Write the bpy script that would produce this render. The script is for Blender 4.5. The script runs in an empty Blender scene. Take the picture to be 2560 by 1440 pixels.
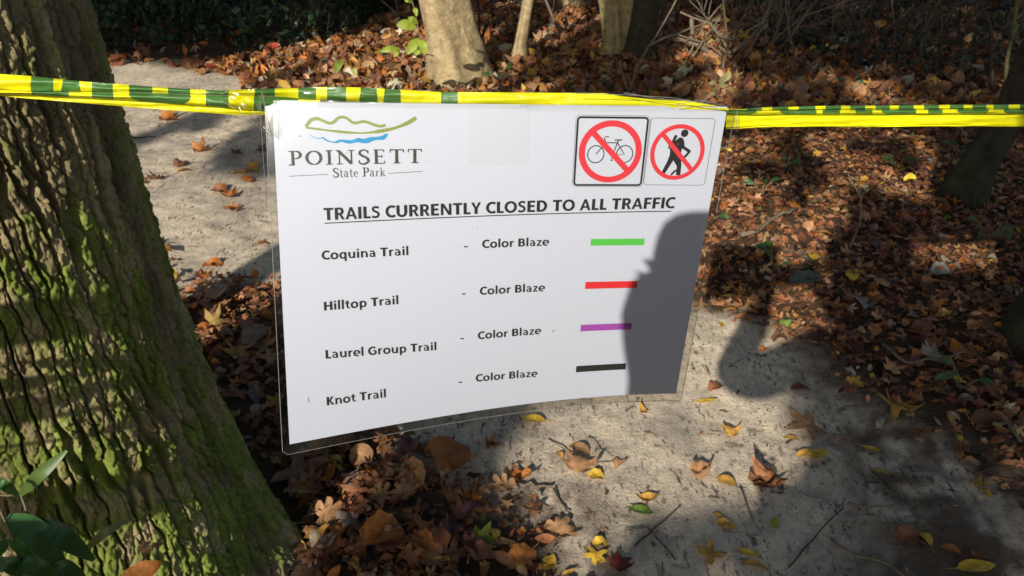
import bpy, math, random
import numpy as np
from mathutils import Vector, Matrix
R = math.radians
rnd = random.Random(7)
rg = np.random.default_rng(11)
SC = bpy.context.scene
COL = SC.collection

# ------------------------------------------------------------ camera, sky, sun, exposure
FPX, PITCH, EYE = 1970.0, R(30), Vector((0, 0, 1.5))
cd = bpy.data.cameras.new('camera'); cam = bpy.data.objects.new('camera', cd); COL.objects.link(cam)
cam.location = EYE; cam.rotation_euler = (R(90) - PITCH, 0, 0)
cd.sensor_width = 36; cd.lens = 36 * FPX / 2560; cd.clip_start = 0.02; cd.clip_end = 400
cd.dof.use_dof = True; cd.dof.focus_distance = 0.56; cd.dof.aperture_fstop = 30
SC.camera = cam
SUN_EL, SUN_AZ = R(27), R(22)            # the sun stands behind the viewer, 22 degrees to the left
SUN = Vector((math.sin(SUN_AZ) * math.cos(SUN_EL), math.cos(SUN_AZ) * math.cos(SUN_EL), -math.sin(SUN_EL)))  # way the light travels
w = bpy.data.worlds.new('World'); SC.world = w; w.use_nodes = True
wt = w.node_tree; bg = wt.nodes['Background']; sky = wt.nodes.new('ShaderNodeTexSky')
sky.sky_type = 'NISHITA'; sky.sun_disc = False; sky.sun_elevation = SUN_EL; sky.sun_rotation = R(180) + SUN_AZ
wt.links.new(sky.outputs[0], bg.inputs[0]); bg.inputs[1].default_value = 0.105
sl = bpy.data.lights.new('sun', 'SUN'); so = bpy.data.objects.new('sun', sl); COL.objects.link(so)
sl.energy = 5.0; sl.angle = R(0.53); sl.color = (1.0, 0.94, 0.85)
so.rotation_euler = SUN.to_track_quat('-Z', 'Y').to_euler(); so.location = (-4, -9, 9)
vs = SC.view_settings; vs.view_transform = 'Standard'; vs.look = 'None'; vs.exposure = 0.0; vs.gamma = 1
try: vs.use_curve_mapping = False
except Exception: pass
SC.cycles.max_bounces = 6; SC.cycles.transparent_max_bounces = 16
SC.cycles.use_denoising = True

# ------------------------------------------------------------ helpers
def ray(px, py):
    a, b = (px - 1280) / FPX, (720 - py) / FPX
    return Vector((a, math.cos(PITCH) + b * math.sin(PITCH), -math.sin(PITCH) + b * math.cos(PITCH)))
def on_ground(px, py, z=0.0):                # the place on level ground that a sight line meets
    d = ray(px, py); return EYE + d * ((z - EYE.z) / d.z)
def at_depth(px, py, Y):                     # the place on a sight line at distance Y ahead
    d = ray(px, py); return EYE + d * (Y / d.y)
def G2(pts): return [(on_ground(*p).x, on_ground(*p).y) for p in pts]
def inside(poly, x, y):
    x = np.asarray(x, float); y = np.asarray(y, float); c = np.zeros(x.shape, bool); n = len(poly)
    for i in range(n):
        x1, y1 = poly[i]; x2, y2 = poly[(i + 1) % n]
        if y1 == y2: continue
        hit = ((y1 > y) != (y2 > y)) & (x < (x2 - x1) * (y - y1) / (y2 - y1) + x1)
        c ^= hit
    return c
def poly_dist(poly, x, y):
    x = np.asarray(x, float); y = np.asarray(y, float); d = np.full(x.shape, 1e9); n = len(poly)
    for i in range(n):
        ax, ay = poly[i]; bx, by = poly[(i + 1) % n]; dx, dy = bx - ax, by - ay; L = dx * dx + dy * dy + 1e-12
        t = np.clip(((x - ax) * dx + (y - ay) * dy) / L, 0, 1)
        d = np.minimum(d, np.hypot(x - ax - t * dx, y - ay - t * dy))
    return np.where(inside(poly, x, y), d, -d)
_tab = np.random.default_rng(3).random((256, 256))
def vnoise(x, y):
    x = np.asarray(x, float); y = np.asarray(y, float)
    xi = np.floor(x).astype(int); yi = np.floor(y).astype(int); fx = x - xi; fy = y - yi
    fx = fx * fx * (3 - 2 * fx); fy = fy * fy * (3 - 2 * fy)
    g = lambda a, b: _tab[a & 255, b & 255]
    return (g(xi, yi) * (1 - fx) + g(xi + 1, yi) * fx) * (1 - fy) + (g(xi, yi + 1) * (1 - fx) + g(xi + 1, yi + 1) * fx) * fy
def fbm(x, y, o=4):
    s = 0; a = .5; t = 0
    for k in range(o):
        s = s + a * vnoise(x * 2 ** k + 17.3 * k, y * 2 ** k + 5.1 * k); t += a; a *= .5
    return s / t
def sstep(a, b, x):
    t = np.clip((x - a) / (b - a), 0, 1); return t * t * (3 - 2 * t)

def tag(o, label=None, cat=None, group=None, kind=None):
    if label: o['label'] = label
    if cat: o['category'] = cat
    if group: o['group'] = group
    if kind: o['kind'] = kind
    return o
def empty(name, loc=(0, 0, 0)):
    o = bpy.data.objects.new(name, None); COL.objects.link(o); o.location = loc; o.empty_display_size = .1; return o
def link(name, me, mats, parent=None, loc=None):
    o = bpy.data.objects.new(name, me); COL.objects.link(o)
    if not me.materials:
        for m in (mats if isinstance(mats, (list, tuple)) else [mats]): me.materials.append(m)
    if parent is not None:
        o.parent = parent
        o.location = (0, 0, 0) if loc is None else loc
        if loc is None: o.location = -parent.location
    elif loc is not None: o.location = loc
    return o
def big_mesh(name, V, F, col=None, smooth=True, mi=None):
    """V (n,3), F (m,3 or 4) arrays -> mesh; col (n,3) goes to the colour attribute Col"""
    V = np.asarray(V, np.float32); F = np.asarray(F, np.int32); k = F.shape[1]
    me = bpy.data.meshes.new(name); me.vertices.add(len(V)); me.vertices.foreach_set('co', V.ravel())
    me.loops.add(F.size); me.loops.foreach_set('vertex_index', F.ravel())
    me.polygons.add(len(F)); me.polygons.foreach_set('loop_start', np.arange(0, F.size, k, dtype=np.int32))
    try: me.polygons.foreach_set('loop_total', np.full(len(F), k, np.int32))
    except Exception: pass
    if smooth: me.polygons.foreach_set('use_smooth', np.ones(len(F), bool))
    if mi is not None: me.polygons.foreach_set('material_index', np.asarray(mi, np.int32))
    if col is not None:
        a = me.color_attributes.new('Col', 'FLOAT_COLOR', 'POINT')
        a.data.foreach_set('color', np.c_[col, np.ones(len(V))].astype(np.float32).ravel())
    me.update(calc_edges=True); me.validate(); return me
class MB:
    """collects tubes and strips, then links them as one mesh object"""
    def __init__(s): s.v = []; s.f = []
    def tube(s, pts, rad, n=7, cap=True):
        pts = [Vector(p) for p in pts]; b = len(s.v); m = len(pts)
        up = Vector((0.13, 0.21, 1)).normalized()
        for i, p in enumerate(pts):
            t = (pts[min(i + 1, m - 1)] - pts[max(i - 1, 0)]).normalized()
            if abs(t.dot(up)) > .95: up = Vector((1, .2, 0)).normalized()
            a = t.cross(up).normalized(); c = a.cross(t)
            r = rad[i] if isinstance(rad, (list, tuple)) else rad
            for k in range(n):
                q = 2 * math.pi * k / n; s.v.append(p + (a * math.cos(q) + c * math.sin(q)) * r)
        for i in range(m - 1):
            for k in range(n):
                k2 = (k + 1) % n; s.f.append((b + i * n + k, b + i * n + k2, b + (i + 1) * n + k2, b + (i + 1) * n + k))
        if cap:
            s.f.append(tuple(range(b + n - 1, b - 1, -1))); e = b + (m - 1) * n; s.f.append(tuple(range(e, e + n)))
        return s
    def add(s, V, F):
        b = len(s.v); s.v += [Vector(p) for p in V]; s.f += [tuple(i + b for i in f) for f in F]; return s
    def mesh(s, name, smooth=True):
        me = bpy.data.meshes.new(name); me.from_pydata([tuple(p) for p in s.v], [], s.f)
        if smooth: me.polygons.foreach_set('use_smooth', np.ones(len(me.polygons), bool))
        me.update(); return me
    def build(s, name, mat, parent=None, smooth=True): return link(name, s.mesh(name, smooth), mat, parent)

# ------------------------------------------------------------ materials
def mat(name, col=(.5, .5, .5), rough=.7, attr=None, noise=None, bump=None, transl=0, spec=.3, objcol=False):
    """noise=(scale, amount): lightness variation; bump=(scale, distance); transl: share of light let through"""
    m = bpy.data.materials.new(name); m.use_nodes = True; t = m.node_tree; N = t.nodes; L = t.links
    p = N['Principled BSDF']; p.inputs['Roughness'].default_value = rough
    p.inputs['Specular IOR Level'].default_value = spec
    p.inputs['Base Color'].default_value = (*col, 1); src = None
    tc = N.new('ShaderNodeTexCoord')
    if attr: a = N.new('ShaderNodeAttribute'); a.attribute_name = attr; src = a.outputs['Color']
    if objcol: a = N.new('ShaderNodeObjectInfo'); src = a.outputs['Color']
    if noise:
        nz = N.new('ShaderNodeTexNoise'); nz.inputs['Scale'].default_value = noise[0]; nz.inputs['Detail'].default_value = 6
        nz.inputs['Roughness'].default_value = .65; L.new(tc.outputs['Object'], nz.inputs['Vector'])
        mr = N.new('ShaderNodeMapRange'); L.new(nz.outputs['Fac'], mr.inputs[0])
        mr.inputs[1].default_value = .28; mr.inputs[2].default_value = .72
        mr.inputs[3].default_value = 1 - noise[1]; mr.inputs[4].default_value = 1 + noise[1]
        mx = N.new('ShaderNodeMix'); mx.data_type = 'RGBA'; mx.blend_type = 'MULTIPLY'; mx.inputs[0].default_value = 1
        if src: L.new(src, mx.inputs[6])
        else: mx.inputs[6].default_value = (*col, 1)
        L.new(mr.outputs[0], mx.inputs[7]); src = mx.outputs[2]
    if src: L.new(src, p.inputs['Base Color'])
    if bump:
        nb = N.new('ShaderNodeTexNoise'); nb.inputs['Scale'].default_value = bump[0]; nb.inputs['Detail'].default_value = 8
        nb.inputs['Roughness'].default_value = .7
        L.new(tc.outputs['Object'], nb.inputs['Vector']); bp = N.new('ShaderNodeBump'); bp.inputs['Distance'].default_value = bump[1]
        bp.inputs['Strength'].default_value = 1; L.new(nb.outputs['Fac'], bp.inputs['Height']); L.new(bp.outputs[0], p.inputs['Normal'])
    if transl:
        tr = N.new('ShaderNodeBsdfTranslucent'); ms = N.new('ShaderNodeMixShader'); ms.inputs[0].default_value = transl
        if src: L.new(src, tr.inputs[0])
        else: tr.inputs[0].default_value = (*col, 1)
        L.new(p.outputs[0], ms.inputs[1]); L.new(tr.outputs[0], ms.inputs[2]); L.new(ms.outputs[0], N['Material Output'].inputs[0])
    return m
def film(name, tint=.93, gloss=.05, rough=.12, bump=None):
    m = bpy.data.materials.new(name); m.use_nodes = True; t = m.node_tree; N = t.nodes; L = t.links; N.remove(N['Principled BSDF'])
    tr = N.new('ShaderNodeBsdfTransparent'); tr.inputs[0].default_value = (tint, tint, tint * .985, 1)
    gl = N.new('ShaderNodeBsdfGlossy'); gl.inputs['Roughness'].default_value = rough
    lw = N.new('ShaderNodeLayerWeight'); lw.inputs[0].default_value = .25
    mr = N.new('ShaderNodeMapRange'); mr.inputs[3].default_value = gloss; mr.inputs[4].default_value = .7; L.new(lw.outputs['Facing'], mr.inputs[0])
    ms = N.new('ShaderNodeMixShader'); L.new(mr.outputs[0], ms.inputs[0]); L.new(tr.outputs[0], ms.inputs[1]); L.new(gl.outputs[0], ms.inputs[2])
    if bump:
        tc = N.new('ShaderNodeTexCoord'); nb = N.new('ShaderNodeTexNoise'); nb.inputs['Scale'].default_value = bump[0]; L.new(tc.outputs['Object'], nb.inputs['Vector'])
        bp = N.new('ShaderNodeBump'); bp.inputs['Distance'].default_value = bump[1]; L.new(nb.outputs['Fac'], bp.inputs['Height']); L.new(bp.outputs[0], gl.inputs['Normal'])
    L.new(ms.outputs[0], N['Material Output'].inputs[0]); return m
M = dict(
    bark=mat('mossy_bark', attr='Col', rough=.93, noise=(160, .35), bump=(260, .0022), spec=.12),
    tanbark=mat('tan_bark', attr='Col', rough=.85, noise=(20, .42), bump=(22, .03), spec=.15),
    darkbark=mat('dark_bark', (.085, .07, .05), rough=.9, noise=(30, .4), bump=(60, .006), spec=.1),
    twig=mat('twig_bark', (.20, .155, .105), rough=.85, noise=(60, .35), bump=(150, .001), spec=.15),
    darktwig=mat('dark_twig', (.07, .052, .038), rough=.9, noise=(60, .35), spec=.1),
    greentwig=mat('green_stem', (.16, .15, .06), rough=.7, noise=(60, .3)),
    litter=mat('dead_leaf', attr='Col', rough=.62, noise=(130, .3), bump=(170, .0014), transl=.16, spec=.28),
    leafobj=mat('fallen_leaf', objcol=True, rough=.55, noise=(6, .5), bump=(7, .003), transl=.16, spec=.32),
    canopy=mat('canopy_leaf', (.07, .11, .03), rough=.5, transl=.04),
    green=mat('green_leaf', attr='Col', rough=.42, noise=(40, .22), transl=.25, spec=.4),
    paper=mat('white_paper', (.575, .605, .70), rough=.85, bump=(420, .00006), spec=.2),
    black=mat('black_ink', (.022, .021, .022), rough=.7), red=mat('red_ink', (.70, .045, .06), rough=.7, noise=(900, .08)),
    grn=mat('green_ink', (.10, .52, .07), rough=.7), pur=mat('purple_ink', (.36, .07, .40), rough=.7),
    crimson=mat('bright_red_ink', (.72, .03, .035), rough=.7), thin=mat('grey_ink', (.16, .16, .17), rough=.7),
    olive=mat('olive_ink', (.24, .29, .06), rough=.7, noise=(700, .12)), blue=mat('blue_ink', (.025, .28, .54), rough=.7, noise=(500, .12)),
    brown=mat('dark_olive_ink', (.060, .056, .036), rough=.7, noise=(700, .2)),
    tapey=mat('yellow_plastic_tape', (.80, .76, .01), rough=.38, noise=(25, .06), bump=(70, .0007), transl=.02, spec=.35),
    tapeg=mat('green_printed_tape', (.075, .20, .045), rough=.38, noise=(60, .10), bump=(60, .0006), transl=.05, spec=.45),
    film=film('laminate_film', .955, .03, .16), clear=film('clear_packing_tape', .95, .022, .2, (45, .0008)),
    rim=mat('film_edge', (.38, .37, .35), rough=.3, transl=.3), smudge=film('tape_patch_film', .997, .01, .4, (30, .0008)),
    skin=mat('skin', (.52, .32, .23), rough=.55, noise=(40, .08)), jacket=mat('jacket_cloth', (.05, .06, .09), rough=.9, noise=(60, .2)),
    trousers=mat('trousers_cloth', (.10, .085, .06), rough=.9, noise=(60, .2)), hair=mat('hair', (.05, .03, .02), rough=.6, noise=(90, .3)),
    shoe=mat('boot_leather', (.05, .035, .02), rough=.5), phone=mat('phone_body', (.02, .02, .022), rough=.25, spec=.5),
    seam=mat('grass_blade', (.12, .2, .04), rough=.5, transl=.3),
)

# ------------------------------------------------------------ ground and path
PATH = G2([(200, 150), (420, 160), (600, 192), (720, 300), (1100, 560), (1500, 715), (1745, 765), (1850, 815), (2050, 890), (2260, 1010),
           (2480, 1150), (2620, 1300), (2750, 1500), (2600, 1900), (1600, 1900), (1400, 1500), (1300, 1345), (1190, 1270), (1080, 1170),
           (985, 1085), (830, 930), (700, 735), (560, 712), (440, 700), (330, 640), (150, 420), (60, 250)])
def path_in(x, y): return poly_dist(PATH, x, y) + (fbm(x * 3.1, y * 3.1, 3) - .5) * .28
def axis(segs):
    out = []
    for a, b, st in segs: out += list(np.arange(a, b, st))
    return np.array(out + [segs[-1][1]])
gx = axis([(-70, -20, 6), (-20, -6, .8), (-6, -2.6, .08), (-2.6, 3.4, .018), (3.4, 7, .08), (7, 20, .8), (20, 70, 6)])
gy = axis([(-60, -6, 5), (-6, .9, .3), (.9, 4.6, .016), (4.6, 9.5, .06), (9.5, 20, .5), (20, 70, 5)])
def ground_z(x, y):
    x = np.asarray(x, float); y = np.asarray(y, float)
    near = sstep(-.2, .05, path_in(x, y))
    z = (fbm(x * 1.3, y * 1.3, 3) - .5) * .05 + (fbm(x * 9, y * 9, 3) - .5) * (.022 + .012 * (1 - near))
    z = z + .10 * np.clip(y - 9, 0, 99) ** 1.15
    return z
GX, GY = np.meshgrid(gx, gy)
GZ = ground_z(GX, GY) + (fbm(GX * 40, GY * 40, 3) - .5) * .009 * (np.abs(GX) < 4) * (GY < 5)
pin = path_in(GX, GY)
fine = fbm(GX * 22, GY * 22, 4); mid = fbm(GX * 4 + 9, GY * 4, 4)
dirt_amt = sstep(.06, -.10, pin + (fine - .5) * .25)
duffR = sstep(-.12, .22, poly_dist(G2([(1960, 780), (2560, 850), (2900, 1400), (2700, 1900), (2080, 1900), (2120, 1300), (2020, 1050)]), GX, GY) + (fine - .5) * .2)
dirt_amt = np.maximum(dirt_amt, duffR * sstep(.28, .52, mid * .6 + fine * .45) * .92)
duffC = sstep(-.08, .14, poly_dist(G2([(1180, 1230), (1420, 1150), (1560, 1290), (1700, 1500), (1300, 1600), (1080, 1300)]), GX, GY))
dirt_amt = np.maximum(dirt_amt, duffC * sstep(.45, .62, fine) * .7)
sand = np.array([.73, .605, .44]); grey = np.array([.50, .42, .32]); dark = np.array([.095, .062, .038])
k = (mid * .7 + fine * .3)[..., None]
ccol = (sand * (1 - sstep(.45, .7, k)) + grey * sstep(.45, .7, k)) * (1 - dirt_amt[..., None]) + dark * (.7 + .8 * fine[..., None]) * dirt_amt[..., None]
NXg, NYg = len(gx), len(gy)
idx = np.arange(NXg * NYg).reshape(NYg, NXg)
quads = np.stack([idx[:-1, :-1], idx[:-1, 1:], idx[1:, 1:], idx[1:, :-1]], -1).reshape(-1, 4)
cx = (GX[:-1, :-1] + GX[1:, 1:]).ravel() / 2; cy = (GY[:-1, :-1] + GY[1:, 1:]).ravel() / 2
inp = (path_in(cx, cy) > 0) & (cy < 9.4)
GV = np.c_[GX.ravel(), GY.ravel(), GZ.ravel()]
def ground_material():
    m = mat('sandy_soil', attr='Col', rough=.95, noise=(38, .20), bump=(110, .006), spec=.1)
    t = m.node_tree; N = t.nodes; L = t.links; p = N['Principled BSDF']; src = p.inputs['Base Color'].links[0].from_socket
    tc = N['Texture Coordinate']
    mk = N.new('ShaderNodeTexNoise'); mk.inputs['Scale'].default_value = 6; mk.inputs['Detail'].default_value = 4; L.new(tc.outputs['Object'], mk.inputs[0])
    mm = N.new('ShaderNodeMapRange'); mm.inputs[1].default_value = .40; mm.inputs[2].default_value = .58; mm.inputs[3].default_value = .25; mm.inputs[4].default_value = 1; L.new(mk.outputs['Fac'], mm.inputs[0])
    for sc, lo, hi, stretch in ((75, .59, .67, (1, .45, 1)), (190, .60, .68, (1, 1, 1)), (26, .62, .70, (.5, 1.3, 1)), (45, .60, .67, (1.4, .5, 1))):   # specks of bark and humus
        mp = N.new('ShaderNodeMapping'); mp.inputs['Scale'].default_value = stretch; mp.inputs['Rotation'].default_value = (0, 0, sc * .37); L.new(tc.outputs['Object'], mp.inputs[0])
        nz = N.new('ShaderNodeTexNoise'); nz.inputs['Scale'].default_value = sc; nz.inputs['Detail'].default_value = 3; L.new(mp.outputs[0], nz.inputs[0])
        mr = N.new('ShaderNodeMapRange'); mr.inputs[1].default_value = lo; mr.inputs[2].default_value = hi; mr.inputs[4].default_value = .8; L.new(nz.outputs['Fac'], mr.inputs[0])
        mu = N.new('ShaderNodeMath'); mu.operation = 'MULTIPLY'; L.new(mr.outputs[0], mu.inputs[0]); L.new(mm.outputs[0], mu.inputs[1])
        mx = N.new('ShaderNodeMix'); mx.data_type = 'RGBA'; L.new(mu.outputs[0], mx.inputs[0]); L.new(src, mx.inputs[6]); mx.inputs[7].default_value = (.075, .055, .04, 1)
        src = mx.outputs[2]
    L.new(src, p.inputs['Base Color']); return m
soil = ground_material()
def submesh(name, keep):
    q = quads[keep]; used, inv = np.unique(q, return_inverse=True)
    return big_mesh(name, GV[used], inv.reshape(-1, 4), ccol.reshape(-1, 3)[used])
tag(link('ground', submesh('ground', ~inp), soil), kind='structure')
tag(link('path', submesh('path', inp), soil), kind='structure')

# ------------------------------------------------------------ leaves
def leaf_outline(kind, n):
    """closed outline, stalk end at the origin, tip at x = 1"""
    if kind in ('oval', 'long'):
        wd = .23 if kind == 'oval' else .135; P = []
        h = n // 2
        for i in range(h + 1):
            t = i / h; P.append((t, wd * (math.sin(math.pi * t ** .85)) ** .8 if 0 < t < 1 else 0))
        P += [(x, -y) for x, y in P[-2:0:-1]]
        return P, .5
    if kind == 'round':
        return [(.5 + .5 * math.cos(a) * (1 + .05 * math.sin(5 * a)), .42 * math.sin(a) * (1 + .09 * math.sin(7 * a + 1))) for a in [2 * math.pi * i / n for i in range(n)]], .45
    tips = {'maple': [(0, .62), (50, .56), (-50, .56), (103, .40), (-103, .40)], 'star': [(0, .66), (58, .62), (-58, .62), (118, .50), (-118, .50)],
            'oak': [(0, .60), (32, .50), (-32, .50), (66, .40), (-66, .40), (115, .34), (-115, .34)]}[kind]
    tips = sorted(tips); P = []; m = len(tips); dip = {'maple': .50, 'star': .38, 'oak': .55}[kind]
    for i, (a, r) in enumerate(tips):
        a2, r2 = tips[(i + 1) % m]; da = (a2 - a) % 360
        for dd, rr in ((0, r), (.2 if kind != 'oak' else .25, r * (.72 if kind != 'oak' else .93)), (.5, (r + r2) / 2 * dip), (.8 if kind != 'oak' else .75, r2 * (.72 if kind != 'oak' else .93))):
            q = R(a + da * dd)
            if da > 120 and dd == .5: rr = .14
            P.append((.40 + rr * math.cos(q), rr * math.sin(q)))
    return P, .40
def leaf_mesh(kind, rn, curl=.5, n=14, rings=(.5, 1), stalk=True, crumple=0):
    P, c = leaf_outline(kind, n); m = len(P); V = [(c, 0)] + [(c + (x - c) * s, y * s) for s in rings for x, y in P]
    F = [(0, 1 + i, 1 + (i + 1) % m) for i in range(m)]
    for k in range(1, len(rings)):
        a, b = 1 + (k - 1) * m, 1 + k * m
        for i in range(m):
            j = (i + 1) % m; F += [(a + i, b + i, b + j), (a + i, b + j, a + j)]
    if stalk:
        b = len(V); V += [(-.30, .012), (-.30, -.012), (.02, -.016), (.02, .016)]; F += [(b, b + 1, b + 2), (b, b + 2, b + 3)]
    V = np.array(V, float); x, y = V[:, 0], V[:, 1]
    k1, k2, k3 = rn.uniform(-1, 1) * curl, rn.uniform(.2, 1) * curl, rn.uniform(-.5, .5) * curl
    z = k1 * .5 * (x - .4) ** 2 + k2 * 1.7 * y * y + k3 * (x - .4) * y + .10 * curl * np.abs(y)
    f1, f2, f3 = rn.uniform(5, 9), rn.uniform(5, 9), rn.uniform(0, 6)
    z = z + (.022 + .065 * crumple) * curl * np.sin(x * f1 + y * f2 + f3) + (.016 + .06 * crumple) * curl * np.sin(y * f1 * 1.7 - x * f2 * .8 + f3)
    if crumple:
        y = y * (1 - .45 * crumple * np.abs(np.sin(x * 4 + f3))); x = c + (x - c) * (1 - .3 * crumple)
    r_ = k1 * 1.6                                     # roll the leaf up along its length
    if abs(r_) > .3: z = z + (1 - np.cos((x - .4) * r_)) / r_ * .6
    return np.c_[x - .4, y, z], np.array(F)
class RN:                                              # random.Random facade with a seed
    def __init__(s, k): s.r = random.Random(k)
    def uniform(s, a, b): return s.r.uniform(a, b)
PAL = dict(rust=(.31, .125, .052), tan=(.45, .245, .115), dark=(.095, .05, .03), orange=(.46, .17, .035), yellow=(.66, .42, .045), plum=(.17, .075, .07),
           grey=(.26, .19, .14), red=(.32, .045, .025), green=(.16, .26, .04), pale=(.50, .42, .29), brown=(.25, .115, .055), gold=(.55, .30, .06))
NEARV = [leaf_mesh(kd, RN(i * 7 + 1), curl=rnd.uniform(.5, 1.3), n=12, rings=(.55, 1), stalk=False, crumple=cr)
         for i, (kd, cr) in enumerate([('maple', .3), ('star', .2), ('oak', .3), ('oval', 0), ('oval', .3), ('round', .5), ('maple', .9), ('star', .8), ('oak', .8), ('long', 0), ('round', .9), ('maple', .6)])]
FARV = [leaf_mesh(kd, RN(i * 5 + 2), curl=rnd.uniform(.6, 1.3), n=8, rings=(1,), stalk=False) for i, kd in enumerate(['oval', 'round', 'star', 'oval', 'round', 'maple'])]
def scatter(xs, ys, sizes, variants, cols, tilt=.45, lift=.03, zf=ground_z, seed=1, zadd=0):
    g = np.random.default_rng(seed); n = len(xs); zs = zf(xs, ys) + zadd + .004 + g.random(n) ** 1.5 * lift
    vi = g.integers(0, len(variants), n); yaw = g.random(n) * 6.283; ta = g.normal(0, tilt, n); tb = g.normal(0, tilt, n)
    Vs, Fs, Cs, base = [], [], [], 0
    for v, (LV, LF) in enumerate(variants):
        ii = np.where(vi == v)[0]
        if not len(ii): continue
        flip = np.where(g.random(len(ii)) < .4, -1, 1)[:, None]
        X = LV[None, :, 0] * sizes[ii, None]; Y = LV[None, :, 1] * sizes[ii, None]; Z = LV[None, :, 2] * sizes[ii, None] * flip
        a, b, c = ta[ii, None], tb[ii, None], yaw[ii, None]
        Y, Z = Y * np.cos(a) - Z * np.sin(a), Y * np.sin(a) + Z * np.cos(a)
        X, Z = X * np.cos(b) + Z * np.sin(b), -X * np.sin(b) + Z * np.cos(b)
        X, Y = X * np.cos(c) - Y * np.sin(c), X * np.sin(c) + Y * np.cos(c)
        mn = Z.min(1, keepdims=True); Z = Z - np.minimum(mn, 0) * .55
        Vs.append(np.stack([X + xs[ii, None], Y + ys[ii, None], Z + zs[ii, None]], -1).reshape(-1, 3))
        Fs.append((LF[None] + (np.arange(len(ii)) * len(LV))[:, None, None] + base).reshape(-1, 3)); base += len(ii) * len(LV)
        Cs.append(np.repeat(cols[ii], len(LV), 0))
    return np.concatenate(Vs), np.concatenate(Fs), np.concatenate(Cs)
def pick_cols(n, names, wts, g, var=.25):
    P = np.array([PAL[k] for k in names]); wts = np.array(wts) / sum(wts)
    c = P[g.choice(len(names), n, p=wts)]; return np.clip(c * (1 + g.normal(0, var, (n, 1))) * (1 + g.normal(0, .06, (n, 3))), .01, .9)
TRUNK_C = (-.99, 1.26)
def trunk_r(z, th=None):
    z = np.asarray(z, float)
    r = np.interp(z, [-.1, 0, .06, .12, .25, .38, .68, 1.25, 2.5, 6], [.50, .455, .44, .42, .392, .364, .328, .30, .275, .22])
    return r
def litter_field(seed, n, xr, yr, keep, size, variants, names, wts, tilt, lift, name, label=None):
    g = np.random.default_rng(seed); xs = g.uniform(*xr, n); ys = g.uniform(*yr, n)
    k = keep(xs, ys, g.random(n)) & (np.hypot(xs - TRUNK_C[0], ys - TRUNK_C[1]) > .50)
    xs, ys = xs[k], ys[k]; m = len(xs); sz = g.uniform(size[0], size[1], m) * (1 + .4 * (g.random(m) > .85))
    V, F, C = scatter(xs, ys, sz, variants, pick_cols(m, names, wts, g), tilt, lift, seed=seed)
    return tag(link(name, big_mesh(name, V, F, C, smooth=True), M['litter']), kind='stuff')
names = ['rust', 'tan', 'dark', 'orange', 'yellow', 'plum', 'grey', 'brown', 'pale', 'red', 'green', 'gold']
inview_x = lambda x, y: np.abs(x) < .70 * (.866 * y + .9) + .15
def keep_near(x, y, u): return inview_x(x, y) & (u < sstep(.10, -.10, path_in(x, y)))
litter_field(21, 42000, (-2.6, 4.0), (.9, 4.6), keep_near, (.022, .058), NEARV, names, [38, 24, 10, 9, .8, 1.5, 4, 26, 2, .4, .3, 3], .26, .026, 'leaf_litter')
ULp = [(-7.5, 5.9), (-3.6, 6.0), (-2.6, 5.9), (-1.9, 6.2), (-1.35, 6.8), (-1.1, 8.0), (.8, 8.9), (1.6, 12.5), (-9, 12.5)]
URp = [(2.1, 5.9), (2.9, 5.3), (4.3, 5.0), (7, 5.2), (9, 12.5), (2.0, 12.5), (1.9, 7.4)]
def keep_far(x, y, u): return inview_x(x, y) & (path_in(x, y) < .05 + (u - .5) * .1) & (u > .93 * inside(ULp, x, y)) & (u > .5 * inside(URp, x, y))
litter_field(22, 42000, (-6.5, 7.5), (4.5, 9.6), keep_far, (.05, .10), FARV, names, [34, 38, 6, 14, 1.2, 1, 4, 12, 6, .5, .4, 5], .60, .035, 'far_leaf_litter')
def keep_path(x, y, u): return inview_x(x, y) & (u < .035 + .25 * sstep(.22, 0, path_in(x, y))) & (path_in(x, y) > 0)
litter_field(23, 7000, (-4.2, 3.2), (1.0, 8.5), keep_path, (.010, .040), NEARV, names, [20, 14, 8, 16, 14, 4, 6, 14, 3, 3, 1, 8], .30, .008, 'path_leaf_scraps')
# crumbs of bark, needles and humus lying on the sand
g = np.random.default_rng(5); n = 60000; xs = g.uniform(-3.5, 3.2, n); ys = g.uniform(1.0, 5.5, n)
dens = .16 + .8 * sstep(.42, .62, fbm(xs * 2.2 + 4, ys * 2.2, 3)) + .5 * inside(G2([(1990, 800), (2560, 900), (2900, 1400), (2100, 1600)]), xs, ys) + .5 * inside(G2([(1150, 1180), (1600, 1180), (1750, 1500), (1150, 1500)]), xs, ys)
kk = (g.random(n) < dens) & (path_in(xs, ys) > -.1) & inview_x(xs, ys); xs, ys = xs[kk], ys[kk]
chip = (np.array([(-.5, -.09, 0), (.1, -.14, .04), (.5, .02, 0), (.05, .12, .05), (-.4, .08, .02)]), np.array([(0, 1, 3), (1, 2, 3), (0, 3, 4)]))
sliver = (np.array([(-.9, -.03, 0), (0, -.04, .12), (.9, .0, 0), (0, .04, .1)]), np.array([(0, 1, 3), (1, 2, 3)]))
V, F, C = scatter(xs, ys, np.clip(.0045 * np.exp(g.normal(0, .65, len(xs))), .002, .028), [chip, chip, chip, sliver, chip, chip], pick_cols(len(xs), ['dark', 'brown', 'dark', 'rust', 'pale', 'tan'], [5, 3, 4, 2, .8, 1.5], g), .2, .002, seed=9)
tag(link('forest_debris', big_mesh('forest_debris', V, F, C), M['litter']), kind='stuff')

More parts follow.
